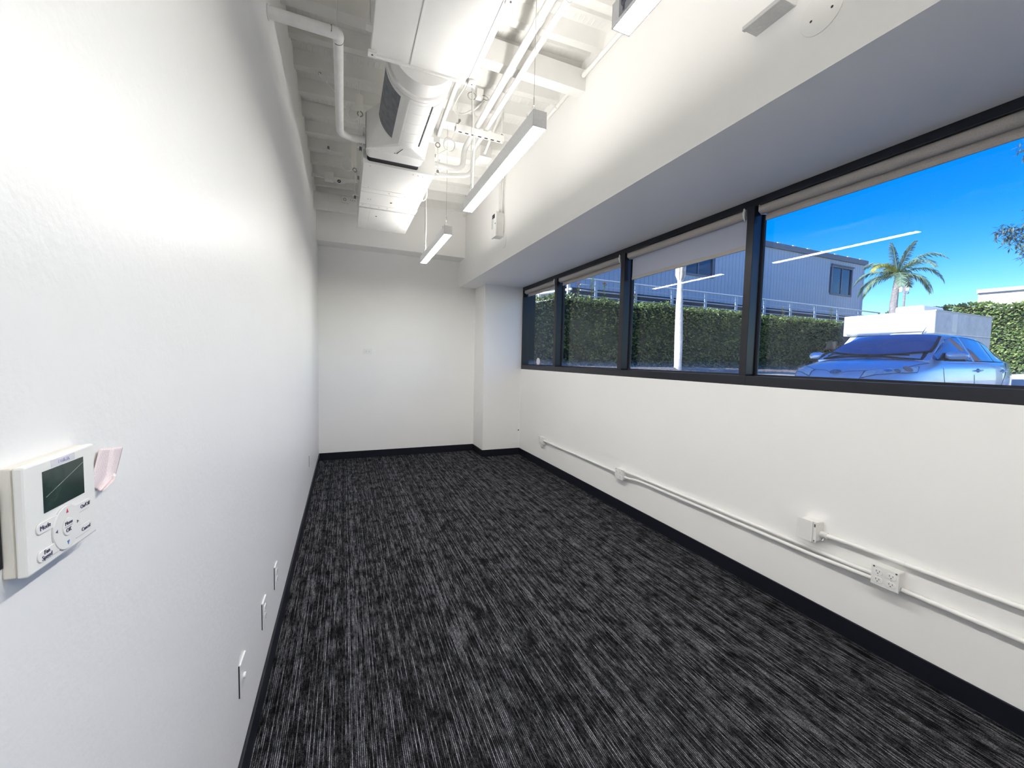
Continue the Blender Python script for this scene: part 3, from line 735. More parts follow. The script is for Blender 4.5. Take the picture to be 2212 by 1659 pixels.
# ---- boxes on the right wall
def wall_box(y0, y1, z0, z1, d, label, quad=True, name='outlet_box'):
    t = thing(name, (XR-d/2, (y0+y1)/2, z0), label, 'outlet box' if quad else 'junction box')
    MB().box(XR-d+0.004, XR, y0+0.003, y1-0.003, z0+0.003, z1-0.003).build('back_box', WHITE, t, bevel=0.006, seg=3)
    MB().box(XR-d, XR-d+0.006, y0, y1, z0, z1).build('cover', WHITE, t, bevel=0.004, seg=3)
    yc, zc = (y0+y1)/2, (z0+z1)/2
    if quad:
        for dy in (-0.0255, 0.0255):
            for dz in (-0.0195, 0.0195):
                receptacle(t, (XR-d-0.0002, yc+dy, zc+dz), (0, -1, 0), (0, 0, 1), (-1, 0, 0))
            MB().cyl((XR-d-0.0008, yc+dy, zc), (XR-d, yc+dy, zc), 0.0028, 8).build('screw', ALU, t)
        for sy, sz in ((1, 1), (-1, 1), (-1, -1)):
            MB().cyl((XR-d-0.001, yc+sy*0.043, zc+sz*0.041), (XR-d, yc+sy*0.043, zc+sz*0.041), 0.0042, 8).build('corner_screw', SCREW if sy*sz < 0 or sy > 0 else WHITE, t)
    else:
        MB().box(XR-d-0.006, XR-d, y0+0.016, y1+0.002, z0-0.001, z1+0.001).build('blank_plate', WHITE, t, bevel=0.002)
        MB().box(XR-d-0.001, XR-d+0.001, y0+0.004, y0+0.011, z1-0.028, z1-0.012).build('screw_slot', SCREW, t)
        MB().cyl((XR-d-0.001, y0+0.008, z0+0.010), (XR-d+0.001, y0+0.008, z0+0.010), 0.004, 8).build('screw', SCREW, t)
        MB().cyl((XR-0.02, y0-0.028, 0.503), (XR-0.02, y0+0.002, 0.503), 0.017, 14).build('connector', WHITE, t, smooth=40)
        MB().cyl((XR-0.030, y0-0.016, 0.485), (XR-0.040, y0-0.016, 0.474), 0.004, 8).build('set_screw', ALU, t)
    return t
wall_box(4.617, 4.733, 0.316, 0.420, 0.050, 'small white quad outlet box low on the window wall, the one nearest the column')
wall_box(2.982, 3.098, 0.318, 0.420, 0.050, 'white quad outlet box low on the window wall with one conduit in and two out')
wall_box(0.962, 1.070, 0.370, 0.468, 0.062, 'large white quad outlet box nearest the viewer, under the upper conduit')
wall_box(1.318, 1.412, 0.460, 0.574, 0.072, 'white blank-faced junction box starting the upper conduit on the window wall', quad=False, name='blank_box')
cr = 0.0115; cxw = XR-0.0165
MB_ = MB
def wconduit(pts, label, coup=(), r=cr):
    t = conduit(pts, r, label, name='surface_conduit', br=0.05, coup=coup, grp='surface conduits along the window wall')
    for k in (1,):
        pass
    return t
wconduit([(XR-0.025, 4.619, 0.372), (XR-0.025, 4.56, 0.372), (cxw, 4.42, 0.366), (cxw, 3.25, 0.362), (XR-0.025, 3.15, 0.366), (XR-0.025, 3.096, 0.368)], 'white surface conduit between the two farther quad outlet boxes', coup=[((cxw, 4.32, 0.366), (0, 1, 0))])
wconduit([(XR-0.025, 2.984, 0.404), (XR-0.025, 2.93, 0.404), (cxw, 2.80, 0.4025), (cxw, 1.36, 0.399), (XR-0.028, 1.15, 0.404), (XR-0.028, 1.068, 0.408)], 'upper white conduit of the pair leading to the large quad outlet box', coup=[((cxw, 2.72, 0.4025), (0, 1, 0))])
wconduit([(XR-0.025, 2.984, 0.352), (XR-0.025, 2.93, 0.352), (cxw, 2.80, 0.3675), (cxw, 1.36, 0.366), (XR-0.028, 1.15, 0.380), (XR-0.028, 1.068, 0.382)], 'lower white conduit of the pair leading to the large quad outlet box')
wconduit([(XR-0.028, 0.964, 0.384), (cxw, 0.90, 0.378), (cxw, YB, 0.372)], 'white conduit leaving the large quad outlet box toward the viewer')
wconduit([(XR-0.022, 1.318, 0.503), (cxw, 1.20, 0.505), (cxw, YB, 0.505)], 'white upper conduit running from the blank-faced junction box toward the viewer', coup=[((cxw, 0.985, 0.505), (0, 1, 0))])
ns = thing('conduit_nipple', (XR-0.02, 4.755, 0.375), 'short white capped nipple on the left of the farthest quad outlet box', 'conduit')
MB().cyl((XR-0.02, 4.731, 0.385), (XR-0.02, 4.775, 0.385), 0.012, 12).build('nipple', WHITE, ns, smooth=40)

# ---- plates on the left wall, seen nearly edge on
def plate_left(y, z0, kind, label):
    t = thing('wall_plate', (XL, y, z0), label, 'wall plate', 'wall plates low on the left wall')
    w, h, d = 0.074, 0.116, 0.0065
    yc, zc = y, z0+h/2
    b = MB(); b.prism([(XL, yc+u, zc+v) for u, v in rr2(0, 0, w/2, h/2, 0.004, 3)], (d, 0, 0)); b.build('plate', PLASTIC, t, bevel=0.0022)
    if kind == 'outlet':
        for dz in (-0.0195, 0.0195): receptacle(t, (XL+d-0.0004, yc, zc+dz), (0, 1, 0), (0, 0, 1), (1, 0, 0))
        MB().cyl((XL+d, yc, zc), (XL+d+0.001, yc, zc), 0.0028, 8).build('screw', ALU, t)
    else:
        MB().cyl((XL+d, yc, zc-0.005), (XL+d+0.007, yc, zc-0.005), 0.0095, 14).build('cable_jack', PLASTIC, t, smooth=40)
    MB().box(XL, XL+0.003, yc-w/2-0.0025, yc-w/2, z0+0.004, z0+h-0.004).build('shadow_gap', DARKGAP, t)
plate_left(1.510, 0.300, 'jack', 'white plate with a round jack low on the left wall, nearest the viewer')
plate_left(1.900, 0.276, 'outlet', 'white duplex outlet plate on the left wall, second from the viewer')
plate_left(2.218, 0.272, 'outlet', 'white duplex outlet plate on the left wall, third from the viewer')
plate_left(4.335, 0.335, 'outlet', 'tiny white outlet plate on the left wall near the far corner')
# ---- sideways outlet on the far wall
t = thing('wall_outlet', (0.304, YF, 1.46), 'white duplex outlet plate mounted sideways on the far wall', 'outlet')
b = MB(); b.prism([(0.304+u, YF, 1.4945+v) for u, v in rr2(0, 0, 0.059, 0.0365, 0.004, 3)], (0, -0.006, 0)); b.build('plate', PLASTIC, t, bevel=0.002)
for du in (-0.0195, 0.0195): receptacle(t, (0.304+du, YF-0.0056, 1.4945), (0, 0, 1), (-1, 0, 0), (0, -1, 0))
# ---- flush plate on the side of the column, little hook by the corner
t = thing('access_plate', (1.853, 5.725, 0.41), 'faint flush painted access plate on the side of the column', 'access plate')
MB().box(1.852, 1.855, 5.635, 5.815, 0.412, 0.640).build('plate', WALL2, t, bevel=0.001)
for z in (0.44, 0.61): MB().cyl((1.8505, 5.725, z), (1.852, 5.725, z), 0.005, 8).build('screw', ALU, t)
t = thing('wall_hook', (2.405, 5.478, 0.36), 'tiny white wall hook with a dark tip in the corner by the column', 'hook')
MB().box(2.392, 2.410, 5.466, 5.478, 0.362, 0.382).build('base', PLASTIC, t, bevel=0.002)
MB().cyl((2.414, 5.474, 0.372), (2.414, 5.458, 0.372), 0.008, 10).build('tip', DARKGAP, t)

# ---- thermostat
th = thing('thermostat', (XL+0.01, 0.615, 1.187), 'cream wall thermostat with a dark green screen and oval buttons', 'thermostat')
TX = XL+0.020
MB().box(XL, XL+0.010, 0.5545, 0.6755, 1.187, 1.3005).build('back_plate', CREAM, th, bevel=0.002)
MB().box(XL+0.0108, TX, 0.5535, 0.6765, 1.1865, 1.301).build('front_body', mat('thermostat_white', (0.82, 0.815, 0.785), rough=0.33, var=(5, .01)), th, bevel=0.0022)
MB().box(XL+0.0002, XL+0.0012, 0.5515, 0.5545, 1.20, 1.28).build('wall_gap', DARKGAP, th)
def trect(y0, y1, z0, z1, x0, x1, name, m, par=th, r=None):
    b = MB()
    if r is None: b.box(x0, x1, y0, y1, z0, z1)
    else: b.prism([(x0, u, v) for u, v in rr2((y0+y1)/2, (z0+z1)/2, (y1-y0)/2, (z1-z0)/2, r, 6)], (x1-x0, 0, 0))
    return b.build(name, m, par, bevel=0.0005 if r else 0)
trect(0.5795, 0.6515, 1.2445, 1.2895, TX-0.0002, TX+0.0006, 'screen', LCD)
BTN = mat('button_plastic', (0.78, 0.775, 0.75), rough=0.4, var=(5, .01))
rim = mat('button_rim', (0.55, 0.54, 0.53), rough=0.5)
for (y0, y1, zc, s, ts) in ((0.566, 0.602, 1.2305, 'Mode', 0.0072), (0.566, 0.604, 1.2005, 'Fan\nSpeed', 0.0066), (0.627, 0.664, 1.2295, 'On/Off', 0.0064), (0.627, 0.664, 1.2010, 'Cancel', 0.0064)):
    trect(y0-0.0006, y1+0.0006, zc-0.0066, zc+0.0066, TX-0.0002, TX+0.0004, 'button_rim', rim, r=0.0064)
    bt = trect(y0, y1, zc-0.006, zc+0.006, TX-0.0002, TX+0.0011, 'button', BTN, r=0.0058)
    dx = -0.0055 if y0 < 0.6 else 0.0045
    text_part(s, ts, INK, th, (TX+0.0012, (y0+y1)/2+dx, zc), (0, 1, 0), (0, 0, 1))
def disc(yc, zc, ry, rz, x0, x1, name, m, n=40):
    b = MB(); b.prism([(x0, yc+ry*math.cos(2*PI*i/n), zc+rz*math.sin(2*PI*i/n)) for i in range(n)], (x1-x0, 0, 0)); return b.build(name, m, th, bevel=0.0005)
disc(0.6143, 1.2160, 0.0250, 0.0258, TX-0.0002, TX+0.0006, 'dial_rim', rim)
disc(0.6143, 1.2160, 0.0242, 0.0250, TX-0.0002, TX+0.0018, 'dial', BTN)
disc(0.6143, 1.2165, 0.0100, 0.0110, TX+0.001, TX+0.0021, 'ok_rim', rim)
disc(0.6143, 1.2165, 0.0093, 0.0103, TX+0.001, TX+0.0026, 'ok_button', BTN)
text_part('Menu', 0.0060, INK, th, (TX+0.0027, 0.6143, 1.2208), (0, 1, 0), (0, 0, 1))
text_part('OK', 0.0066, INK, th, (TX+0.0027, 0.6140, 1.2125), (0, 1, 0), (0, 0, 1))
MB().box(TX+0.0025, TX+0.0028, 0.6075, 0.6210, 1.2165, 1.2169).build('divider', INK, th)
def tri(p, m, name):
    MB().prism([(TX+0.0017, y, z) for y, z in p], (0.0003, 0, 0)).build(name, m, th)
tri([(0.6125, 1.2325), (0.6165, 1.2325), (0.6145, 1.2375)], RED, 'up_arrow')
tri([(0.6120, 1.2000), (0.6165, 1.2000), (0.6140, 1.1950)], BLUE, 'down_arrow')
tri([(0.6315, 1.2135), (0.6315, 1.2175), (0.6350, 1.2155)], INK, 'right_arrow')
tri([(0.5965, 1.2155), (0.5965, 1.2195), (0.5930, 1.2175)], INK, 'left_arrow')
trect(0.594, 0.636, 1.2905, 1.2985, TX-0.0002, TX+0.0003, 'name_strip', mat('pale_film', (0.70, 0.70, 0.73), rough=0.25))
text_part('DAIKIN', 0.0062, INKV, th, (TX+0.0004, 0.616, 1.2945), (0, 1, 0), (0, 0, 1))
# clear film crease over the screen
MB().tube([(TX+0.0008, 0.583, 1.261), (TX+0.0008, 0.650, 1.283)], 0.00014, 4).build('film_crease', rim, th)

# ---- crumpled printed paper stuck behind the thermostat's edge
pm, ptree, pb = nmat('printed_pink_paper')
co = ptree.nodes.new('ShaderNodeTexCoord'); spx = ptree.nodes.new('ShaderNodeSeparateXYZ')
ptree.links.new(co.outputs['UV'], spx.inputs[0])
def pmath(op, a, bb=None):
    n = ptree.nodes.new('ShaderNodeMath'); n.operation = op
    for i, v in enumerate((a, bb)):
        if v is None: continue
        if isinstance(v, (int, float)): n.inputs[i].default_value = v
        else: ptree.links.new(v, n.inputs[i])
    return n.outputs[0]
rows_ = pmath('LESS_THAN', pmath('ABSOLUTE', pmath('SUBTRACT', pmath('FRACT', pmath('MULTIPLY', spx.outputs[0], 15.0)), 0.5)), 0.22)
nz = ptree.nodes.new('ShaderNodeTexNoise'); nz.inputs['Scale'].default_value = 75.0; nz.inputs['Detail'].default_value = 1.0
ptree.links.new(co.outputs['UV'], nz.inputs['Vector'])
ink_ = pmath('MULTIPLY', rows_, pmath('GREATER_THAN', nz.outputs['Fac'], 0.47))
mixc = ptree.nodes.new('ShaderNodeMix'); mixc.data_type = 'RGBA'
mixc.inputs[6].default_value = (0.84, 0.76, 0.76, 1); mixc.inputs[7].default_value = (0.60, 0.42, 0.44, 1)
ptree.links.new(ink_, mixc.inputs[0]); ptree.links.new(mixc.outputs[2], pb.inputs['Base Color'])
pb.inputs['Roughness'].default_value = 0.6
rng = random.Random(5)
nu, nv = 20, 18; vs = []; uv = []
def lerp2(tab, v):
    for (v0, p), (v1, q) in zip(tab, tab[1:]):
        if v <= v1: t = (v-v0)/(v1-v0); return (p[0]+(q[0]-p[0])*t, p[1]+(q[1]-p[1])*t)
    return tab[-1][1]
LEFT = [(0, (0.7108, 1.2345)), (0.5, (0.7217, 1.2576)), (1, (0.7356, 1.2823))]
RIGHT = [(0, (0.7380, 1.2210)), (0.33, (0.7690, 1.2270)), (0.36, (0.7735, 1.2300)), (1, (0.8000, 1.2720))]
for j in range(nv+1):
    for i in range(nu+1):
        u, v = i/nu, j/nv
        l, r = lerp2(LEFT, v), lerp2(RIGHT, v)
        yw, zw = l[0]+(r[0]-l[0])*u, l[1]+(r[1]-l[1])*u
        lift = 0.0015 + 0.0035*abs(math.sin(u*5.2+v*0.9)) + 0.0055*max(0, 1-u*2.2)*max(0, 1-v*1.3) + 0.0006*noise.noise(Vector((u*9, v*9, 2.0)))
        if u > 0.85 and v < 0.4: lift += 0.006*(u-0.85)/0.15
        k = (0.317-lift)/0.317                      # keep the scrap's outline as it curls off the wall
        vs.append((XL+max(lift, 0.0012), yw*k, 1.42+(zw-1.42)*k)); uv.append((u, v))
fs = [(j*(nu+1)+i, j*(nu+1)+i+1, (j+1)*(nu+1)+i+1, (j+1)*(nu+1)+i) for j in range(nv) for i in range(nu)]
b = MB(); b.add(vs, fs); pap = b.build('paper_note', pm, smooth=25)
ul = pap.data.uv_layers.new(name='UVMap')
for lp in pap.data.loops: ul.data[lp.index].uv = uv[lp.vertex_index]
so = pap.modifiers.new('thickness', 'SOLIDIFY'); so.thickness = 0.0005
tag(pap, 'crumpled pink printed paper scrap sticking out beside the thermostat', 'paper')
# ================================================================ OUTSIDE
GZ = 0.53       # parking level
CONC = mat('pale_pavement', (0.62, 0.58, 0.54), rough=0.95, var=(0.8, 0.12), bump=(6.0, 0.5, 0.05))
MULCH = mat('leaf_mulch', (0.20, 0.16, 0.14), rough=1.0, var=(9.0, 0.5), bump=(14.0, 0.9, 0.06))
def ground_h(x, y):
    def ss(a, b_, v):
        t = min(max((v-a)/(b_-a), 0), 1); return t*t*(3-2*t)
    h = GZ
    h += (1.18-GZ)*ss(6.2, 9.0, y)*(1 if x < 16 else 1-ss(16, 18.5, x)*0.6)
    h += (1.35-GZ)*ss(20.5, 23.3, x)*(1-ss(6.2, 9, y)*0.8)
    return h
gx = [2.62, 4, 6, 8, 10, 12, 13, 14, 15, 16, 17, 18, 19, 20, 21, 22, 23, 24, 26, 30, 45]
gy = [-14, -8, -4, 0, 3, 5, 5.6, 6.2, 6.6, 7, 7.5, 8, 8.5, 9, 9.6, 11, 14, 20, 30]
b = MB(); b.add([(x, y, ground_h(x, y)) for x in gx for y in gy], [(i*len(gy)+j, i*len(gy)+j+1, (i+1)*len(gy)+j+1, (i+1)*len(gy)+j) for i in range(len(gx)-1) for j in range(len(gy)-1)])
go = b.build('ground', CONC, smooth=60); struct(go)
b = MB(); xs = [3.5+0.5*i for i in range(31)]; ys = [8.85, 9.0, 9.1, 9.25, 9.38]
rng = random.Random(3)
b.add([(x, y, ground_h(x, y)+0.02+0.06*(k > 0)+0.05*rng.random()) for x in xs for k, y in enumerate(ys)], [(i*5+j, i*5+j+1, (i+1)*5+j+1, (i+1)*5+j) for i in range(30) for j in range(4)])
mo = b.build('mulch_bed', MULCH, smooth=60); tag(mo, 'dark strip of leaf mulch along the foot of the long hedge', 'mulch', kind='stuff')

# ---- foliage helper: thousands of small folded leaves as one mesh
def leaf_mat(name, c1, c2, rough=0.45, trans=0.25):
    m, t, b = nmat(name)
    g = t.nodes.new('ShaderNodeNewGeometry'); r = t.nodes.new('ShaderNodeValToRGB')
    r.color_ramp.elements[0].color = (*c1, 1); r.color_ramp.elements[1].color = (*c2, 1)
    t.links.new(g.outputs['Random Per Island'], r.inputs[0]); t.links.new(r.outputs[0], b.inputs['Base Color'])
    b.inputs['Roughness'].default_value = rough; b.inputs['Specular IOR Level'].default_value = 0.4
    o = [n for n in t.nodes if n.type == 'OUTPUT_MATERIAL'][0]
    tl = t.nodes.new('ShaderNodeBsdfTranslucent'); t.links.new(r.outputs[0], tl.inputs[0])
    mx = t.nodes.new('ShaderNodeMixShader'); mx.inputs[0].default_value = trans
    t.links.new(b.outputs[0], mx.inputs[1]); t.links.new(tl.outputs[0], mx.inputs[2]); t.links.new(mx.outputs[0], o.inputs[0])
    return m
def add_leaf(b, p, d, up, L, Wd, fold=0.25):
    """one leaf: 6 verts, folded along the midrib"""
    d = d.normalized(); s = d.cross(up)
    s = s.normalized() if s.length > 1e-4 else d.orthogonal().normalized()
    n = s.cross(d)
    a = p; t = p+d*L; m1 = p+d*L*0.45
    b.add([a, m1+s*Wd*0.5+n*Wd*fold, t, m1-s*Wd*0.5+n*Wd*fold, m1], [(0, 4, 1), (4, 2, 1), (0, 3, 4), (4, 3, 2)])
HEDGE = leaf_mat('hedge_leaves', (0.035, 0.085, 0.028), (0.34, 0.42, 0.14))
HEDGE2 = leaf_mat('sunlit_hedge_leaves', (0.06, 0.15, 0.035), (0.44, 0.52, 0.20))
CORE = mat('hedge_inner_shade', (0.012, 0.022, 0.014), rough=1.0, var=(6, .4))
TWIG = mat('brown_twigs', (0.10, 0.075, 0.055), rough=0.9)
FLOW = mat('pink_flowers', (0.65, 0.05, 0.16), rough=0.6)
def hedge(name, p0, p1, depth, z0, z1, n, lsize, label, m, seed, side=-1, zvar=0.12, drop=0.0):
    """hedge along p0-p1 (xy), front face towards `side` normal; leaves over front and top of a dark core"""
    rg = random.Random(seed)
    a = Vector((*p0, 0)); c = Vector((*p1, 0)); u = (c-a); Ln = u.length; u.normalize(); nn = Vector((u.y, -u.x, 0))*side*-1
    t = thing(name, ((a.x+c.x)/2, (a.y+c.y)/2, z0), label, 'hedge')
    zt = lambda s: z1 - drop*max(0, 1-s/2.4) + zvar*noise.noise(Vector((s*0.9, seed, 0))) + zvar*0.6*noise.noise(Vector((s*3.1, seed, 4)))
    fr = lambda s, z: 0.10*noise.noise(Vector((s*1.3, z*1.5, seed+9)))
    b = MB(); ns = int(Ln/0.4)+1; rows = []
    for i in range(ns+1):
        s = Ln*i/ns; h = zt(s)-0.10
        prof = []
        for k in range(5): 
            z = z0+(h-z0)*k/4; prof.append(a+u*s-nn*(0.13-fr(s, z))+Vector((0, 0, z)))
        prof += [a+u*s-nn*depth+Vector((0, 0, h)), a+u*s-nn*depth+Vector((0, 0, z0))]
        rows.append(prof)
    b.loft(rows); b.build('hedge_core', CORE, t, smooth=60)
    b = MB()
    for i in range(n):
        s = rg.random()*Ln; h = zt(s)
        if rg.random() < 0.20:
            q = a+u*s-nn*rg.random()*min(depth, 0.6)+Vector((0, 0, h-0.10+0.12*rg.random())); out = Vector((0, 0, 1))*0.8+nn*0.5
        else:
            z = z0+(h-z0)*rg.random(); q = a+u*s-nn*(0.14*rg.random()-fr(s, z))+Vector((0, 0, z)); out = nn
        d = out + Vector((rg.uniform(-1, 1), rg.uniform(-1, 1), rg.uniform(-1.1, 0.5)))*0.9
        up = out*0.7 + Vector((rg.uniform(-.6, .6), rg.uniform(-.6, .6), 0.7))
        L = lsize*rg.uniform(0.6, 1.25)
        add_leaf(b, q, d, up, L, L*0.62)
    o = b.build('hedge_leaves', m, t); o['kind'] = 'stuff'
    return t, (lambda s: a+u*s+Vector((0, 0, zt(s))))
h1, top1 = hedge('hedge', (2.9, 9.6), (18.0, 9.6), 0.9, 1.20, 3.19, 22000, 0.086, 'long dark green clipped hedge behind the palm trunk', HEDGE, 4, side=-1, drop=0.42)
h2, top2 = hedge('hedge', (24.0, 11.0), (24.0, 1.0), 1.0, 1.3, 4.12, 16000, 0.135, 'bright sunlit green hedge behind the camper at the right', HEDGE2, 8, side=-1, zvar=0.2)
# tall sprigs with pink buds along the hedge top
rg = random.Random(21)
def sprig(s, h, flower, label):
    p = top1(s); p = Vector((p.x, 9.44, p.z-0.10))
    t = thing('hedge_sprig', p, label, 'sprig', 'sprigs above the long hedge')
    MB().tube([p, p+Vector((rg.uniform(-.03, .03), 0, h*0.5)), p+Vector((rg.uniform(-.06, .06), 0, h))], [0.008, 0.006, 0.003], 5).build('stem', TWIG, t)
    b = MB()
    for k in range(int(26*h/0.4)):
        z = h*(0.15+0.85*rg.random()); a = rg.random()*2*PI
        add_leaf(b, p+Vector((0, 0, z)), Vector((math.cos(a), math.sin(a), 0.4)), Vector((0, 0, 1)), rg.uniform(0.05, 0.10), 0.045)
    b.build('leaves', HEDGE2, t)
    if flower:
        b = MB()
        for k in range(9):
            a = rg.random()*2*PI; add_leaf(b, p+Vector((0, 0, h*0.92)), Vector((math.cos(a), math.sin(a), 0.9)), Vector((0, 0, 1)), 0.07, 0.05)
        b.build('flower', FLOW, t)
sprig(3.38, 0.66, False, 'tallest leafy sprig above the hedge in the second window')
sprig(2.95, 0.42, True, 'flowering sprig with pink buds left of the tallest hedge sprig')
sprig(3.78, 0.50, True, 'flowering sprig with pink buds right of the tallest hedge sprig')
sprig(4.85, 0.34, True, 'pink budded sprig on the hedge top beside a window post')
sprig(14.05, 0.55, False, 'leafy sprig climbing a railing post near the camper')
sprig(11.3, 0.42, False, 'leafy sprig poking up beside a railing post left of the big mullion')

# ---- modular office building behind the hedge
SIDING = mat('pale_blue_grey_siding', (0.43, 0.52, 0.63), rough=0.75, var=(2.0, 0.05))
GROOVE = mat('dark_groove', (0.10, 0.13, 0.18), rough=0.9)
FASC = mat('slate_fascia', (0.16, 0.19, 0.25), rough=0.7)
TRIMB = mat('slate_window_trim', (0.14, 0.17, 0.23), rough=0.6)
PANE = mat('dark_window_pane', (0.03, 0.04, 0.06), rough=0.06, spec=0.8, var=(3, .2))
SKIRT = mat('dark_skirting', (0.06, 0.07, 0.10), rough=0.9)
YBF = 12.5
bd = thing('modular_building', (13.6, YBF+3, 2.0), 'pale blue-grey modular building with grooved siding beyond the hedge', 'building')
bx0, bx1, bz0, bz1 = 7.0, 25.0, 4.05, 6.74
MB().box(bx0, bx1, YBF+0.03, YBF+6.0, bz0, bz1).build('wall_core', GROOVE, bd)
# siding boards, each with its own groove between
W1 = (22.28, 23.86, 5.10, 6.37); W2 = (12.62, 14.18, 5.10, 6.37)
x = bx0; nb = 0
proto = {}
while x < bx1-0.02:
    x1 = min(x+0.2045, bx1)
    segs = [(bz0, bz1)]
    for w_ in (W1, W2):
        if x1 > w_[0]+0.02 and x < w_[1]-0.02: segs = [(bz0, w_[2]), (w_[3], bz1)]
    for (za, zb) in segs:
        key = (round(x1-x, 3), za, zb)
        if key not in proto:
            o = MB().box(x+0.006, x1-0.006, YBF, YBF+0.035, za, zb).build('siding_board', SIDING, bd)
            proto[key] = (o, x)
        else:
            o0, xx = proto[key]; o = o0.copy(); COL.objects.link(o); o.parent = bd; o.location = o0.location + Vector((x-xx, 0, 0))
    x = x1
MB().box(bx0-0.1, bx1+0.12, YBF-0.10, YBF+6.1, bz1-0.02, bz1+0.22).build('roof_fascia', FASC, bd, bevel=0.01)
for k in range(7):
    xx = 18.0+k*1.05; MB().box(xx, xx+0.16, YBF-0.13, YBF-0.02, bz1+0.20, bz1+0.235).build('roof_clip', PLASTIC, bd)
MB().box(bx0, bx1, YBF+0.15, YBF+5.8, 1.5, bz0).build('skirting', SKIRT, bd)
MB().box(bx1-0.09, bx1+0.01, YBF-0.015, YBF+0.08, bz0, bz1).build('corner_trim', SIDING, bd)
for (a, c, z0, z1) in (W1, W2):
    f = MB(); e = 0.085
    f.box(a-e, c+e, YBF-0.05, YBF+0.05, z1, z1+e); f.box(a-e, c+e, YBF-0.05, YBF+0.05, z0-e, z0)
    f.box(a-e, a, YBF-0.05, YBF+0.05, z0, z1); f.box(c, c+e, YBF-0.05, YBF+0.05, z0, z1)
    f.box((a+c)/2-0.03, (a+c)/2+0.03, YBF-0.03, YBF+0.05, z0, z1)
    fo = f.build('window', TRIMB, bd)
    MB().box(a, (a+c)/2-0.03, YBF+0.0, YBF+0.02, z0, z1).build('pane', PANE, fo)
    MB().box((a+c)/2+0.03, c, YBF+0.01, YBF+0.03, z0, z1).build('pane', PANE, fo)
    MB().box(a-e-0.05, c+e+0.05, YBF-0.09, YBF-0.04, z1+e, z1+e+0.05).build('drip_cap', TRIMB, fo)

# ---- ramp railing in front of the building
RAIL = mat('pale_blue_railing', (0.55, 0.62, 0.70), rough=0.45, var=(4, .04))
YR = 11.2
rl = thing('ramp_railing', (14.5, YR, 3.5), 'long pale metal pipe railing running above the hedge', 'railing')
for z, r in ((4.09, 0.030), (3.89, 0.018), (3.71, 0.022), (3.545, 0.018)):
    MB().cyl((7.0, YR, z), (23.9 if z > 4 else 22.6, YR, z), r, 10).build('rail', RAIL, rl, smooth=50)
pp = None
for k in range(11):
    xx = 7.604+k*1.624
    if pp is None: pp = MB().box(xx-0.035, xx+0.035, YR-0.03, YR+0.03, 2.4, 4.08).build('post', RAIL, rl); px0 = xx
    else: o = pp.copy(); COL.objects.link(o); o.parent = rl; o.location = pp.location+Vector((xx-px0, 0, 0))
MB().box(7.0, 23.2, YR+0.05, YBF-0.05, 3.38, 3.50).build('ramp_deck', mat('ramp_boards', (0.12, 0.14, 0.18), rough=0.8), rl)
MB().box(7.0, 23.2, YR+0.06, YR+0.10, 3.20, 3.38).build('ramp_edge', SKIRT, rl)
for xx in (7.2, 10.5, 15.0, 19.5, 23.0): MB().box(xx, xx+0.12, YR+0.3, YR+0.42, 1.3, 3.38).build('ramp_leg', SKIRT, rl)
# sunlit return railing at the far left, sloping down and away
RAILW = mat('white_railing', (0.80, 0.80, 0.80), rough=0.5)
r2 = thing('stair_railing', (5.0, 12.2, 2.4), 'white sunlit stair railing seen through the farthest narrow window', 'railing')
for z in (4.02, 3.74, 3.46):
    MB().tube([(6.75, 11.3, z), (6.2, 12.6, z-0.02), (5.0, 13.6, z-0.22)], 0.040, 8).build('rail', RAILW, r2, smooth=50)
for (xx, yy, zz) in ((6.70, 11.42, 4.0), (6.22, 12.55, 3.98), (5.4, 13.27, 3.85)):
    MB().box(xx-0.045, xx+0.045, yy-0.04, yy+0.04, 1.3, zz+0.05).build('post', RAILW, r2)
ws_ = thing('white_shed', (5.2, 17, 1.2), 'pale shed wall behind the stair railing in the farthest narrow window', 'shed')
MB().box(2.5, 6.9, 19.0, 20.5, 1.2, 4.9).build('wall', RAILW, ws_)
MB().box(2.4, 7.0, 18.9, 20.6, 4.9, 5.1).build('roof', FASC, ws_, bevel=0.02)

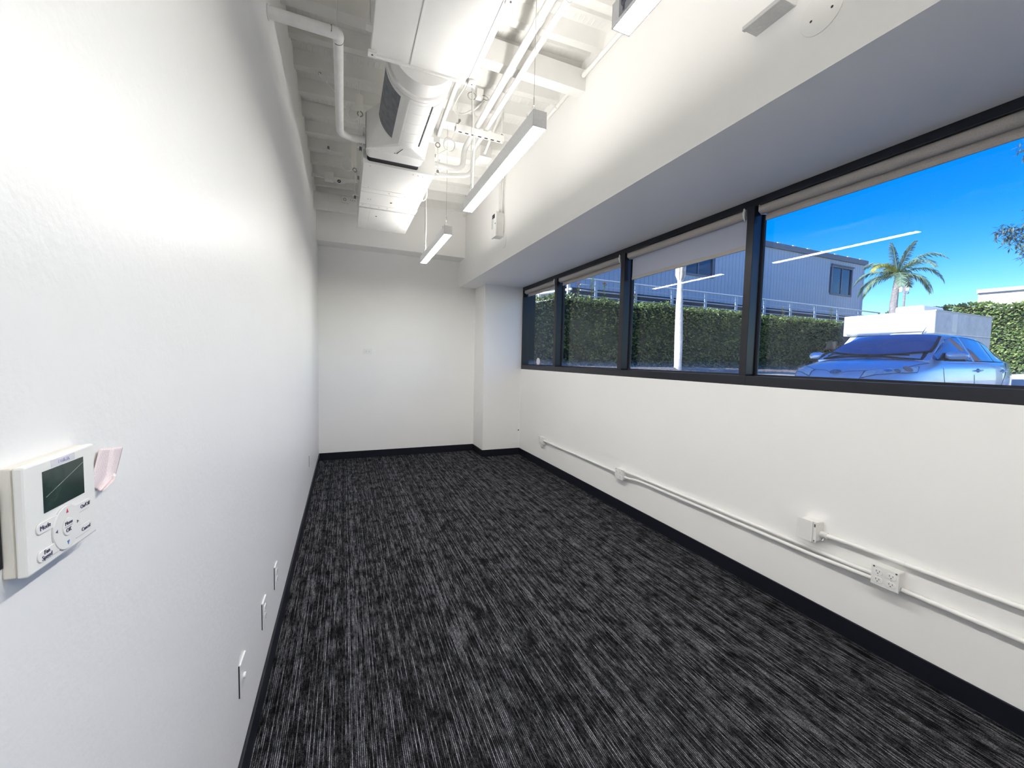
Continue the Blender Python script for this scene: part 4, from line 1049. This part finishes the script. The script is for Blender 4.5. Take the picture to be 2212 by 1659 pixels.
# ---- palms
TRUNKW = mat('pale_palm_trunk', (0.66, 0.63, 0.60), rough=0.85, var=(7.0, 0.18), bump=(26.0, 0.7, 0.02))
TRUNKG = mat('grey_palm_trunk', (0.30, 0.27, 0.28), rough=0.9, var=(12.0, 0.25), bump=(18.0, 0.9, 0.03))
BOOT = mat('palm_boots', (0.62, 0.56, 0.48), rough=0.9, var=(9.0, 0.25))
FROND = leaf_mat('palm_fronds', (0.10, 0.20, 0.14), (0.34, 0.44, 0.30), 0.5, 0.3)
FRONDY = leaf_mat('palm_fronds_yellow', (0.35, 0.34, 0.06), (0.60, 0.55, 0.15), 0.5, 0.3)
def frond(b, base, az, el, L, droop, rg, leaflen=0.46, n=46):
    """feather frond: arching rachis with drooping leaflets on both sides"""
    P = []; d = Vector((math.cos(az)*math.cos(el), math.sin(az)*math.cos(el), math.sin(el)))
    p = Vector(base); st = L/n
    side = Vector((-math.sin(az), math.cos(az), 0))
    for i in range(n+1):
        P.append(p.copy()); d = (d + Vector((0, 0, -droop/n*(0.4+1.4*i/n)))).normalized(); p = p + d*st
    b.tube(P, [0.022*(1-0.85*i/n)+0.003 for i in range(n+1)], 4)
    for i in range(2, n+1):
        t = i/n; dd = (P[i]-P[i-1]).normalized()
        ll = leaflen*(0.35+0.65*math.sin(PI*min(1, t*0.9+0.12)))
        for sgn in (-1, 1):
            v = (dd*0.75 + side*sgn*0.85 + Vector((0, 0, rg.uniform(-0.25, 0.15)))).normalized()
            q = P[i]; m = q+v*ll*0.55; e = m + (v+Vector((0, 0, -0.75))).normalized()*ll*0.5
            w = dd*0.019
            b.add([q-w, q+w, m+w, m-w, e], [(0, 1, 2, 3), (3, 2, 4)])
pl = thing('palm_tree', (22.0, 9.84, 1.2), 'feathery palm tree against the sky above the camper', 'palm tree')
MB().tube([(22.0, 9.84, 1.2), (22.02, 9.82, 3.0), (22.0, 9.84, 4.2), (22.0, 9.80, 5.0), (22.0, 9.79, 5.45)], [0.17, 0.15, 0.135, 0.10, 0.07], 14).build('trunk', TRUNKG, pl, smooth=60)
rg = random.Random(31)
# screen-left is +y/-x, screen-right is -y/+x for this viewpoint; fronds spread all round
specs = [(1.35, 0.95, 1.7, 1.6), (2.0, 0.55, 1.65, 1.9), (2.5, 0.15, 1.5, 2.0), (-2.6, 0.25, 1.5, 2.1), (-1.9, 0.75, 1.75, 1.9), (-1.4, 1.0, 1.8, 2.0), (-1.1, 0.55, 1.75, 2.2), (-0.7, 0.2, 1.6, 2.2),
         (0.1, 0.5, 1.6, 1.9), (0.7, 0.8, 1.6, 1.8), (1.5, 1.42, 1.45, 0.6), (-1.3, 0.05, 1.5, 1.9), (1.7, 0.05, 1.55, 1.9), (2.9, 0.8, 1.5, 1.9), (-1.55, 1.35, 1.4, 1.0), (1.75, 0.25, 1.7, 2.1)]
for k, (az, el, L, dr) in enumerate(specs):
    b = MB(); frond(b, (22.0, 9.79, 5.44), az, el, L, dr, rg); b.build('frond', FRONDY if k in (13,) else FROND, pl)
MB().tube([(22.0, 9.79, 5.25), (22.0, 9.79, 5.5), (22.0, 9.79, 5.62)], [0.08, 0.10, 0.03], 10).build('crown_base', BOOT, pl, smooth=60)
p2 = thing('palm_tree', (9.05, 9.0, 1.1), 'tall pale sunlit palm trunk in front of the long hedge', 'palm tree')
MB().tube([(9.05, 9.0, 1.1), (9.05, 9.0, 1.4), (9.03, 9.0, 2.2), (9.0, 9.0, 3.1), (8.99, 9.0, 3.85)], [0.115, 0.105, 0.112, 0.095, 0.072], 18).build('trunk', TRUNKW, p2, smooth=60)
for k in range(14): MB().ring((9.04, 9.0, 1.55+k*0.165), (0.02, 0.05*math.sin(k*2), 1), 0.108-0.0021*k, 0.004, 20, 4).build('trunk_ring', TRUNKW, p2)
for k in range(8):
    a = k*2*PI/8+0.3; c, s = math.cos(a), math.sin(a)
    MB().tube([(8.99+c*0.04, 9.0+s*0.04, 3.80), (8.99+c*0.095, 9.0+s*0.095, 3.98), (8.99+c*0.105, 9.0+s*0.105, 4.25), (8.99+c*0.20, 9.0+s*0.20, 4.55)], [0.03, 0.05, 0.045, 0.02], 6).build('leaf_boot', BOOT, p2, smooth=60)
for k in range(9):
    b = MB(); frond(b, (8.99, 9.0, 4.5), k*2*PI/9+0.2, 1.0+0.12*(k % 3), 1.5, 0.9, rg, 0.4, 24); b.build('frond', FROND, p2)

# ---- white building far right, antenna pole, garden tree
wb = thing('white_building', (31, 6, 1.2), 'plain white sunlit building beyond the bright hedge', 'building')
WB = mat('white_stucco', (0.86, 0.84, 0.80), rough=0.9, var=(1, .03))
q0 = Vector((30.0, 9.98, 0)); dv = Vector((0.20, -0.98, 0)).normalized(); nv_ = Vector((0.98, 0.2, 0))
def wpt(s, d, z): p = q0+dv*s+nv_*d; return (p.x, p.y, z)
b = MB(); b.prism([wpt(0, 0, 1.0), wpt(9, 0, 1.0), wpt(9, 6, 1.0), wpt(0, 6, 1.0)], (0, 0, 4.35)); b.build('wall', WB, wb)
b = MB(); b.prism([wpt(-0.06, -0.06, 5.35), wpt(9, -0.06, 5.35), wpt(9, 6, 5.35), wpt(-0.06, 6, 5.35)], (0, 0, 0.20)); b.build('parapet', WB, wb)
MB().tube([wpt(0, -0.07, 5.35), wpt(9, -0.07, 5.35)], 0.03, 5).build('coping_joint', GROOVE, wb)
an = thing('antenna_pole', (30.0, 12.95, 1.2), 'thin antenna pole with two white panels beside the feathery palm', 'antenna')
MB().cyl((30.0, 12.95, 1.2), (30.0, 12.95, 6.5), 0.055, 10).build('pole', TRUNKG, an)
MB().box(29.9, 30.0, 13.02, 13.22, 5.88, 6.42).build('panel', WB, an, bevel=0.02)
MB().box(29.9, 30.0, 12.72, 12.88, 5.92, 6.44).build('panel', WB, an, bevel=0.02)
MB().cyl((29.88, 12.80, 5.80), (29.98, 12.80, 5.80), 0.07, 12).build('dish', FASC, an)
TREEL = leaf_mat('grey_blue_tree_leaves', (0.07, 0.11, 0.10), (0.24, 0.32, 0.30), 0.5, 0.2)
gt = thing('garden_tree', (14.6, 2.2, GZ), 'leafy tree whose branch tips hang into the right edge of the big window', 'tree')
trunk = [(14.6, 2.2, GZ), (14.5, 2.3, 2.0), (14.6, 2.35, 3.6), (14.5, 2.5, 5.0)]
MB().tube(trunk, [0.16, 0.14, 0.11, 0.07], 10).build('trunk', TWIG, gt, smooth=60)
rg = random.Random(77)
clumps = [((14.1, 4.05, 4.45), 0.34), ((14.0, 4.33, 4.60), 0.20), ((14.2, 3.75, 4.85), 0.42), ((14.1, 3.85, 4.15), 0.30), ((14.3, 3.3, 4.6), 0.5), ((14.2, 4.10, 6.45), 0.24), ((14.3, 3.7, 6.4), 0.45), ((14.4, 3.2, 6.0), 0.6), ((14.5, 2.7, 5.5), 0.7), ((14.6, 2.3, 6.5), 0.7), ((14.5, 1.6, 5.4), 0.7)]
bl = MB()
for (c, r) in clumps:
    c = Vector(c); MB().tube([(14.55, 2.4, 4.4 if c.z < 5.3 else 5.0), tuple((Vector((14.55, 2.4, c.z))+c)/2+Vector((0, 0, 0.12))), tuple(c)], [0.035, 0.022, 0.006], 6).build('branch', TWIG, gt, smooth=60)
    for k in range(int(330*(r/0.35)**1.8)):
        v = Vector((rg.gauss(0, 1), rg.gauss(0, 1), rg.gauss(0, 1))).normalized()*r*rg.random()**0.5
        d = Vector((rg.uniform(-1, 1), rg.uniform(-1, 1), rg.uniform(-1.2, 0.3)))
        add_leaf(bl, c+v, d, Vector((0, 0, 1)), rg.uniform(0.09, 0.17), 0.034)
o = bl.build('leaves', TREEL, gt); o['kind'] = 'stuff'

# ---- camper van behind the car
CAMW = mat('white_fibreglass', (0.84, 0.83, 0.81), rough=0.3, var=(2, .02), coat=0.3)
CAMS = mat('grey_aluminium_side', (0.60, 0.63, 0.66), rough=0.45, metal=0.1, var=(5.0, 0.12))
RUB = mat('black_rubber', (0.015, 0.015, 0.018), rough=0.6)
CARGL = mat('car_window_glass', (0.03, 0.09, 0.26), rough=0.03, spec=1.0, coat=1.0)
cv = thing('camper_van', (17.6, 7.1, GZ), 'white camper van with a rounded cab-over front parked behind the car', 'camper')
def yz_ring(x, y0, y1, z0, z1, r): return [(x, u, v) for u, v in rr2((y0+y1)/2, (z0+z1)/2, (y1-y0)/2, (z1-z0)/2, r, 5)]
MB().loft([yz_ring(15.46, 6.35, 8.05, 2.58, 2.98, 0.12), yz_ring(15.55, 6.12, 8.22, 2.50, 3.10, 0.14), yz_ring(15.75, 6.02, 8.28, 2.47, 3.13, 0.12), yz_ring(16.9, 6.0, 8.30, 2.47, 3.14, 0.08)]).build('cab_over_bed', CAMW, cv, smooth=50)
MB().box(15.62, 19.15, 6.005, 8.295, 2.46, 3.13).build('upper_box', CAMS, cv, bevel=0.03)
MB().box(16.95, 19.15, 6.005, 8.295, 1.15, 2.46).build('living_box', CAMS, cv, bevel=0.03)
MB().box(15.60, 19.18, 5.985, 6.02, 3.085, 3.135).build('roof_trim', ALU, cv, bevel=0.005)
MB().box(15.95, 17.2, 6.42, 7.10, 3.13, 3.345).build('roof_air_conditioner', CAMW, cv, bevel=0.07, seg=3)
MB().prism([(15.50, 6.15, 2.49), (15.30, 6.15, 2.455), (15.30, 6.15, 2.435), (15.55, 6.15, 2.45)], (0, 0.72, 0)).build('marker_shelf', ALU, cv)
# cab: sloped windscreen, bonnet, mirrors, wheels
side = [(14.25, 1.25), (14.2, 1.55), (14.45, 1.80), (15.05, 1.92), (15.75, 2.46), (17.0, 2.46), (17.0, 1.0), (14.3, 1.0)]
b = MB(); b.prism([(x, 6.30, z) for x, z in side], (0, 1.85, 0)); b.build('cab', CAMW, cv, bevel=0.05, seg=3)
b = MB(); d = Vector((0.61, 0, 0.79)); b.prism([(15.065, 6.42, 1.97), (15.065, 8.03, 1.97), (15.70, 7.90, 2.44), (15.70, 6.55, 2.44)], (-0.015, 0, 0.02)); b.build('windscreen', CARGL, cv)
b = MB(); b.prism([(15.25, 6.295, 1.93), (16.6, 6.295, 1.93), (16.6, 6.295, 2.38), (15.75, 6.295, 2.38)], (0, -0.012, 0)); b.build('side_window', CARGL, cv)
for y, s in ((6.30, -1), (8.15, 1)):
    if s > 0: MB().box(15.0, 15.1, y+s*0.06-0.06, y+s*0.30+0.0, 2.0, 2.28).build('side_mirror', RUB if s > 0 else CAMW, cv, bevel=0.03)
    MB().box(14.22, 14.3, y-s*0.33-0.14, y-s*0.33+0.14, 1.45, 1.62).build('headlight', ALU2, cv, bevel=0.02)
for xx in (14.95, 18.2):
    for yy in (6.32, 7.95): 
        w = MB().cyl((xx, yy, GZ+0.36), (xx, yy+0.22, GZ+0.36), 0.36, 28).build('wheel', RUB, cv, bevel=0.02)
        MB().cyl((xx, yy-0.004, GZ+0.36), (xx, yy+0.224, GZ+0.36), 0.2, 20).build('hub', ALU, w)
# ---- the silver-blue hatchback parked nose-in outside the big window
PAINT = mat('silver_blue_car_paint', (0.62, 0.74, 0.92), rough=0.26, metal=0.35, var=(200.0, 0.04), coat=1.0)
LAMPG = mat('headlamp_glass', (0.74, 0.78, 0.82), rough=0.08, coat=1.0, var=(30, .2))
AMBER = mat('amber_reflector', (0.55, 0.28, 0.20), rough=0.25)
CHROME = mat('chrome', (0.75, 0.76, 0.78), rough=0.12, metal=1.0)
car = thing('hatchback_car', (9.55, 4.02, GZ), 'silver-blue five-door hatchback parked facing the big window', 'car')
CX, CY = 7.36, 4.02
def cw(u, y, z): return (CX+u, CY+y, GZ+z)
def interp(tab, u):
    for (a, b_) in zip(tab, tab[1:]):
        if u <= b_[0]:
            t = (u-a[0])/(b_[0]-a[0]); return [p+(q-p)*t for p, q in zip(a[1:], b_[1:])]
    return list(tab[-1][1:])
# lower body stations: u, half width, belt (shoulder) height, crown height at the centre line, bottom
BODY = [(0.00, 0.50, 0.60, 0.62, 0.42), (0.03, 0.58, 0.70, 0.735, 0.30), (0.10, 0.66, 0.765, 0.815, 0.24), (0.22, 0.74, 0.82, 0.875, 0.22), (0.45, 0.815, 0.885, 0.955, 0.20), (0.75, 0.845, 0.95, 1.02, 0.19), (1.00, 0.855, 0.99, 1.065, 0.18),
        (1.25, 0.86, 1.02, 1.085, 0.18), (1.8, 0.862, 1.035, 1.06, 0.18), (2.6, 0.862, 1.045, 1.06, 0.18), (3.2, 0.855, 1.055, 1.07, 0.20), (3.7, 0.83, 1.055, 1.07, 0.24), (3.95, 0.78, 1.00, 1.02, 0.30), (4.06, 0.70, 0.86, 0.90, 0.40)]
def body_ring(u):
    hw, zb, zc, z0 = interp(BODY, u)
    k = [(-0.80, z0), (-0.94, z0+0.05), (-1.0, z0+(zb-z0)*0.35), (-1.0, z0+(zb-z0)*0.62), (-0.985, z0+(zb-z0)*0.84), (-0.955, zb-0.02), (-0.90, zb+(zc-zb)*0.22), (-0.70, zb+(zc-zb)*0.62), (-0.40, zb+(zc-zb)*0.90), (0, zc)]
    return [cw(u, a*hw, z) for a, z in k] + [cw(u, -a*hw, z) for a, z in k[-2::-1]]
us = sorted(set([s[0] for s in BODY] + [0.15, 0.33, 0.6, 0.88, 1.12, 1.5, 2.2, 2.9, 3.4, 3.72]))
MB().loft([body_ring(u) for u in us]).build('body', PAINT, car, smooth=55)
def hood_z(u, y):
    hw, zb, zc, z0 = interp(BODY, u); a = min(abs(y)/hw, 1.0)
    tab = [(0, zc), (0.40, zb+(zc-zb)*0.90), (0.70, zb+(zc-zb)*0.62), (0.90, zb+(zc-zb)*0.22), (0.955, zb-0.02), (1.0, zb-0.1)]
    return interp(tab, a)[0]
# greenhouse stations: u, half width at belt, half width at roof, roof height
GH = [(0.98, 0.80, 0.78, 1.03), (1.25, 0.825, 0.72, 1.19), (1.55, 0.835, 0.66, 1.36), (1.80, 0.838, 0.625, 1.46), (2.05, 0.838, 0.61, 1.495), (2.5, 0.836, 0.60, 1.505), (2.9, 0.83, 0.59, 1.485), (3.25, 0.815, 0.57, 1.43), (3.5, 0.80, 0.55, 1.37), (3.62, 0.79, 0.56, 1.30), (3.78, 0.76, 0.66, 1.10)]
def gh_ring(u, grow=0.0):
    wb_, wr, zr = interp(GH, u); zb = interp(BODY, u)[1]-0.03
    k = [(-wb_, zb), (-(wb_*0.62+wr*0.38), zb+(zr-zb)*0.38), (-(wb_*0.25+wr*0.75), zb+(zr-zb)*0.74), (-wr-0.015, zb+(zr-zb)*0.90), (-wr*0.86, zb+(zr-zb)*0.975), (-wr*0.45, zr+0.015), (0, zr+0.022)]
    return [cw(u, a, z) for a, z in k] + [cw(u, -a, z) for a, z in k[-2::-1]]
gus = [0.98, 1.1, 1.25, 1.4, 1.55, 1.68, 1.80, 1.92, 2.05, 2.25, 2.5, 2.7, 2.9, 3.08, 3.25, 3.4, 3.5, 3.62, 3.70, 3.78]
MB().loft([gh_ring(u) for u in gus]).build('greenhouse', PAINT, car, smooth=55)
def gh_side(u, z, out=0.004):
    """y of the greenhouse side at (u, z), on the near side (negative y)"""
    r = gh_ring(u)[:5]; zz = GZ+z
    for p, q in zip(r, r[1:]):
        if zz <= q[2]:
            t = (zz-p[2])/(q[2]-p[2]); return (p[1]+(q[1]-p[1])*t)-CY-out
    return r[-1][1]-CY-out
def side_panel(poly, name, m, out=0.005, sgn=1, th_=0.006):
    """polygon in (u, z) laid on the greenhouse side, subdivided along u"""
    us_ = sorted(set([p[0] for p in poly] + [min(p[0] for p in poly)+(max(p[0] for p in poly)-min(p[0] for p in poly))*i/12 for i in range(13)]))
    rows = []
    n = len(poly)
    for u in us_:
        zs = []
        for i in range(n):
            (a, za), (c, zc) = poly[i], poly[(i+1) % n]
            if (a-u)*(c-u) <= 0 and abs(a-c) > 1e-9: zs.append(za+(zc-za)*(u-a)/(c-a))
            elif abs(a-c) < 1e-9 and abs(a-u) < 1e-9: zs += [za, zc]
        if len(zs) >= 2:
            z0, z1 = min(zs), max(zs)
            rows.append([cw(u, sgn*gh_side(u, z0+(z1-z0)*k/5, out), z0+(z1-z0)*k/5) for k in range(6)])
    b = MB(); b.loft(rows, closed=False, caps=False); return b.build(name, m, car, smooth=60)
front = [(1.02, 1.05), (1.20, 1.155), (1.45, 1.285), (1.70, 1.385), (1.95, 1.425), (2.17, 1.43), (2.23, 1.05)]
rear = [(2.30, 1.05), (2.25, 1.43), (2.60, 1.425), (2.98, 1.395), (3.03, 1.05)]
quart = [(3.06, 1.05), (3.02, 1.385), (3.22, 1.34), (3.46, 1.05)]
for sg in (1, -1):
    side_panel([(0.97, 1.035), (1.18, 1.165), (1.44, 1.30), (1.69, 1.402), (1.95, 1.442), (2.6, 1.442), (3.02, 1.41), (3.26, 1.355), (3.53, 1.035)], 'window_surround', RUB, 0.003, sg)
    side_panel(front, 'side_window', CARGL, 0.007, sg); side_panel(rear, 'side_window', CARGL, 0.007, sg); side_panel(quart, 'quarter_window', CARGL, 0.007, sg)
    side_panel([(2.235, 1.04), (2.175, 1.435), (2.245, 1.435), (2.30, 1.04)], 'pillar', PAINT, 0.0085, sg)
# windscreen laid on the front slope of the greenhouse
def gh_top(u, y):
    r = gh_ring(u)[:7]; y = -abs(y)
    for p, q in zip(r, r[1:]):
        if y <= q[1]-CY: 
            t = (y-(p[1]-CY))/max(q[1]-p[1], 1e-6); return p[2]+(q[2]-p[2])*max(t, 0)-GZ
    return r[-1][2]-GZ
def ws(vy, t, lift, e):
    uu = 1.02+(1.845-1.02)*t
    wr = interp(GH, uu)[1]
    hw = wr*(0.955+0.05*math.sin(PI*t))*e
    y = vy*hw
    u = uu - 0.0*vy + (0.16*(1-t)*vy**2)
    z = gh_top(u, y)
    return cw(u-lift*0.6, y, z+lift)
for nm, m, e, t0, t1, l in (('windscreen_seal', RUB, 0.985, 0.03, 0.985, 0.012), ('windscreen', CARGL, 0.925, 0.075, 0.955, 0.018)):
    b = MB(); b.loft([[ws(-1+2*i/20, t0+(t1-t0)*k/10, l, e) for i in range(21)] for k in range(11)], closed=False, caps=False); b.build(nm, m, car, smooth=70)
# wipers and cowl
b = MB(); b.tube([cw(1.00, -0.70, 1.035), cw(0.965, -0.2, 1.085), cw(0.965, 0.3, 1.085), cw(1.0, 0.70, 1.05)], 0.018, 6); b.build('cowl', RUB, car)
for y0, y1 in ((0.62, 0.05), (0.05, -0.52)):
    MB().tube([cw(1.01, y0, 1.075), cw(1.005, (y0+y1)/2, 1.118), cw(1.04, y1, 1.112)], 0.009, 6).build('wiper', RUB, car)
# bonnet shut line with the dip round the badge
line = [(0.40, -0.72), (0.30, -0.60), (0.21, -0.46), (0.165, -0.30), (0.145, -0.16), (0.10, -0.11), (0.075, 0.0), (0.10, 0.11), (0.145, 0.16), (0.165, 0.30), (0.21, 0.46), (0.32, 0.60), (0.42, 0.70)]
MB().tube([cw(u, y, hood_z(u, y)+0.001) for u, y in bend([(a, c, 0) for a, c in line], 0.06, 3) for u, y in [(u, y)]] if False else [cw(p.x, p.y, hood_z(p.x, p.y)+0.001) for p in bend([(a, c, 0) for a, c in line], 0.06, 3)], 0.0045, 5).build('bonnet_gap', RUB, car)
for s in (1, -1):
    MB().tube([cw(0.40+0.07*i, s*(0.72+0.009*i), hood_z(0.40+0.07*i, 0.72+0.009*i)+0.002) for i in range(9)], 0.0045, 5).build('bonnet_side_gap', RUB, car)
# badge: dark oval with a bright four-point mark
bc = Vector(cw(0.088, 0.0, hood_z(0.088, 0)+0.010)); bn = Vector((-0.72, 0, 0.69)); bu = Vector((0, -1, 0)); bv = bn.cross(bu).normalized()
bv = bv if bv.z > 0 else -bv
b = MB(); b.prism([bc+bu*0.088*math.cos(a)+bv*0.055*math.sin(a) for a in [2*PI*i/28 for i in range(28)]], bn*0.010); bo = b.build('badge', CHROME, car, bevel=0.003)
b = MB(); b.prism([bc+bn*0.0095+bu*0.079*math.cos(a)+bv*0.047*math.sin(a) for a in [2*PI*i/28 for i in range(28)]], bn*0.003); b.build('badge_field', INK, bo)
star = []
for i in range(8):
    a = PI/4*i; r = 1.0 if i % 2 == 0 else 0.22
    star.append(bc+bn*0.0125+bu*0.070*r*math.cos(a)+bv*0.042*r*math.sin(a))
MB().prism(star, bn*0.003).build('badge_mark', CHROME, bo)
for s in (1, -1):   # two curved bars either side of the four-point mark
    MB().tube([bc+bn*0.013+bu*s*0.055*math.cos(a)+bv*0.034*math.sin(a) for a in [R(-50+20*i) for i in range(6)]], 0.0028, 4).build('badge_arc', CHROME, bo)
# headlamps: clusters that follow the body surface round the front corners
def bsurf(u, k, s, out=0.0):
    def P(u, k):
        r = body_ring(max(u, 0.0)); i = min(int(k), 8); t = k-i
        p = Vector(r[i])*(1-t)+Vector(r[i+1])*t
        return p
    p = P(u, k); du = P(u+0.02, k)-P(u-0.0, k); dk = P(u, k+0.2)-P(u, k-0.2)
    n = du.cross(dk); n = n.normalized() if n.length > 1e-9 else Vector((0, 0, 1))
    if n.dot(p-Vector(cw(1.5, 0, 0.5))) < 0: n = -n
    p = p+n*out
    if s > 0: p = Vector((p.x, 2*CY-p.y, p.z)); n = Vector((n.x, -n.y, n.z))
    return p, n
def lamp_uk(t, v, g=0.0):
    """t 0 inner .. 1 outer, v 0 upper .. 1 lower edge"""
    w = math.sin(PI*min(max(t, 0), 1)*0.9+0.15)
    ut, kt = 0.16+0.50*t, 7.55-2.35*t
    ub, kb = 0.05+0.55*t - 0.05*w, 7.35-2.75*t-0.75*w
    ut += g*0.6; kt += g*3; ub -= g*0.4; kb -= g*4
    return ut+(ub-ut)*v, kt+(kb-kt)*v
for s in (-1, 1):
    b = MB(); b.loft([[bsurf(*lamp_uk(-0.03+1.06*i/16, j/8, 0.022), s, 0.004)[0] for j in range(9)] for i in range(17)], closed=False, caps=False)
    so_ = b.build('headlamp_seal', RUB, car, smooth=60)
    b = MB(); b.loft([[bsurf(*lamp_uk(i/16, j/8), s, 0.009)[0] for j in range(9)] for i in range(17)], closed=False, caps=False)
    ho = b.build('headlamp', LAMPG, car, smooth=60)
    for (t, v, r, nm, m) in ((0.68, 0.45, 0.062, 'indicator', AMBER), (0.30, 0.50, 0.050, 'reflector', CHROME), (0.45, 0.62, 0.040, 'reflector', FASC)):
        p, n = bsurf(*lamp_uk(t, v), s, 0.011); uu = n.orthogonal().normalized(); vv = n.cross(uu)
        b = MB(); b.prism([p+uu*r*math.cos(a)+vv*r*math.sin(a) for a in [2*PI*i/22 for i in range(22)]], n*0.005); b.build(nm, m, ho)
# door mirrors
for s in (-1, 1):
    c = Vector(cw(1.28, s*0.985, 1.105))
    b = MB(); rings = []
    for k, (dy, sc) in enumerate(((-0.135, 0.45), (-0.11, 0.8), (-0.05, 1.0), (0.05, 1.0), (0.10, 0.78), (0.125, 0.4))):
        rings.append([(c.x+0.065*sc*math.cos(a)-0.02*(1-sc), c.y+dy*-s*-1, c.z+0.075*sc*math.sin(a)) for a in [2*PI*i/16 for i in range(16)]])
    b.loft(rings); mo_ = b.build('door_mirror', PAINT, car, smooth=60)
    MB().box(c.x-0.05, c.x+0.06, c.y-0.10, c.y+0.10, c.z-0.085, c.z-0.052).build('mirror_base', RUB, mo_, bevel=0.015)
    MB().prism([cw(1.10, s*0.835, 1.03), cw(1.32, s*0.835, 1.03), cw(1.24, s*0.83, 1.15)], (0, s*0.03, 0)).build('mirror_sail', RUB, mo_)
    MB().tube([cw(1.25, s*0.85, 1.055), cw(1.28, s*0.92, 1.06)], 0.035, 8).build('mirror_arm', RUB, mo_)
# door shut lines, handles, wheels, tail lamps, aerial
def body_y(u, z):
    r = body_ring(u)[:7]; zz = GZ+z
    for p, q in zip(r, r[1:]):
        if zz <= q[2]: t = (zz-p[2])/(q[2]-p[2]); return abs(p[1]+(q[1]-p[1])*t-CY)
    return abs(r[-1][1]-CY)
for s in (-1, 1):
    for pts in ([(1.27, 1.02), (1.28, 0.8), (1.33, 0.55), (1.37, 0.30)], [(2.26, 1.03), (2.27, 0.7), (2.27, 0.30)], [(3.55, 1.03), (3.50, 0.85), (3.32, 0.66), (3.2, 0.35)]):
        P = bend([(a, 0, c) for a, c in pts], 0.1, 3)
        MB().tube([cw(p.x, s*(body_y(p.x, p.z)+0.0005), p.z) for p in P], 0.004, 5).build('door_gap', RUB, car)
    for u in (2.40, 3.36):
        z = 0.885; y = body_y(u, z)
        MB().tube([cw(u-0.10, s*(y+0.012), z), cw(u-0.07, s*(y+0.030), z+0.003), cw(u+0.07, s*(y+0.030), z+0.006), cw(u+0.10, s*(y+0.012), z+0.006)], [0.010, 0.014, 0.014, 0.010], 8).build('door_handle', PAINT, car, smooth=60)
        b = MB(); b.prism([cw(u+0.055*math.cos(a), s*(y-0.002), z-0.002+0.04*math.sin(a)) for a in [2*PI*i/18 for i in range(18)]], (0, s*0.004, 0)); b.build('handle_recess', FASC, car)
    MB().prism([cw(3.93, s*0.74, 0.98), cw(3.98, s*0.725, 0.72), cw(4.05, s*0.68, 0.73), cw(4.02, s*0.70, 0.95)], (0, s*0.012, 0)).build('tail_lamp', RED, car)
    for u in (0.78, 3.24):
        w = MB().cyl(cw(u, s*0.68, 0.30), cw(u, s*0.872, 0.30), 0.30, 32).build('wheel', RUB, car, bevel=0.02)
        MB().cyl(cw(u, s*0.868, 0.30), cw(u, s*0.880, 0.30), 0.20, 10).build('wheel_rim', CHROME, w)
MB().tube([cw(2.28, -0.15, 1.52), cw(2.42, -0.15, 1.66)], [0.006, 0.003], 6).build('aerial', RUB, car)
MB().tube([cw(3.42, -0.46, 1.395), cw(3.58, -0.45, 1.385), cw(3.70, -0.36, 1.365), cw(3.72, 0, 1.365), cw(3.70, 0.36, 1.365), cw(3.58, 0.45, 1.385)], 0.026, 8).build('roof_spoiler', PAINT, car, smooth=60)
# seats and a light sunshade behind the windscreen
for y in (-0.36, 0.36):
    MB().box(CX+2.0, CX+2.12, CY+y-0.22, CY+y+0.22, GZ+0.6, GZ+1.12).build('seat_back', FASC, car, bevel=0.05)
MB().box(CX+0.25, CX+0.35, CY-0.45, CY+0.45, GZ+0.30, GZ+0.52).build('lower_grille', RUB, car, bevel=0.02)
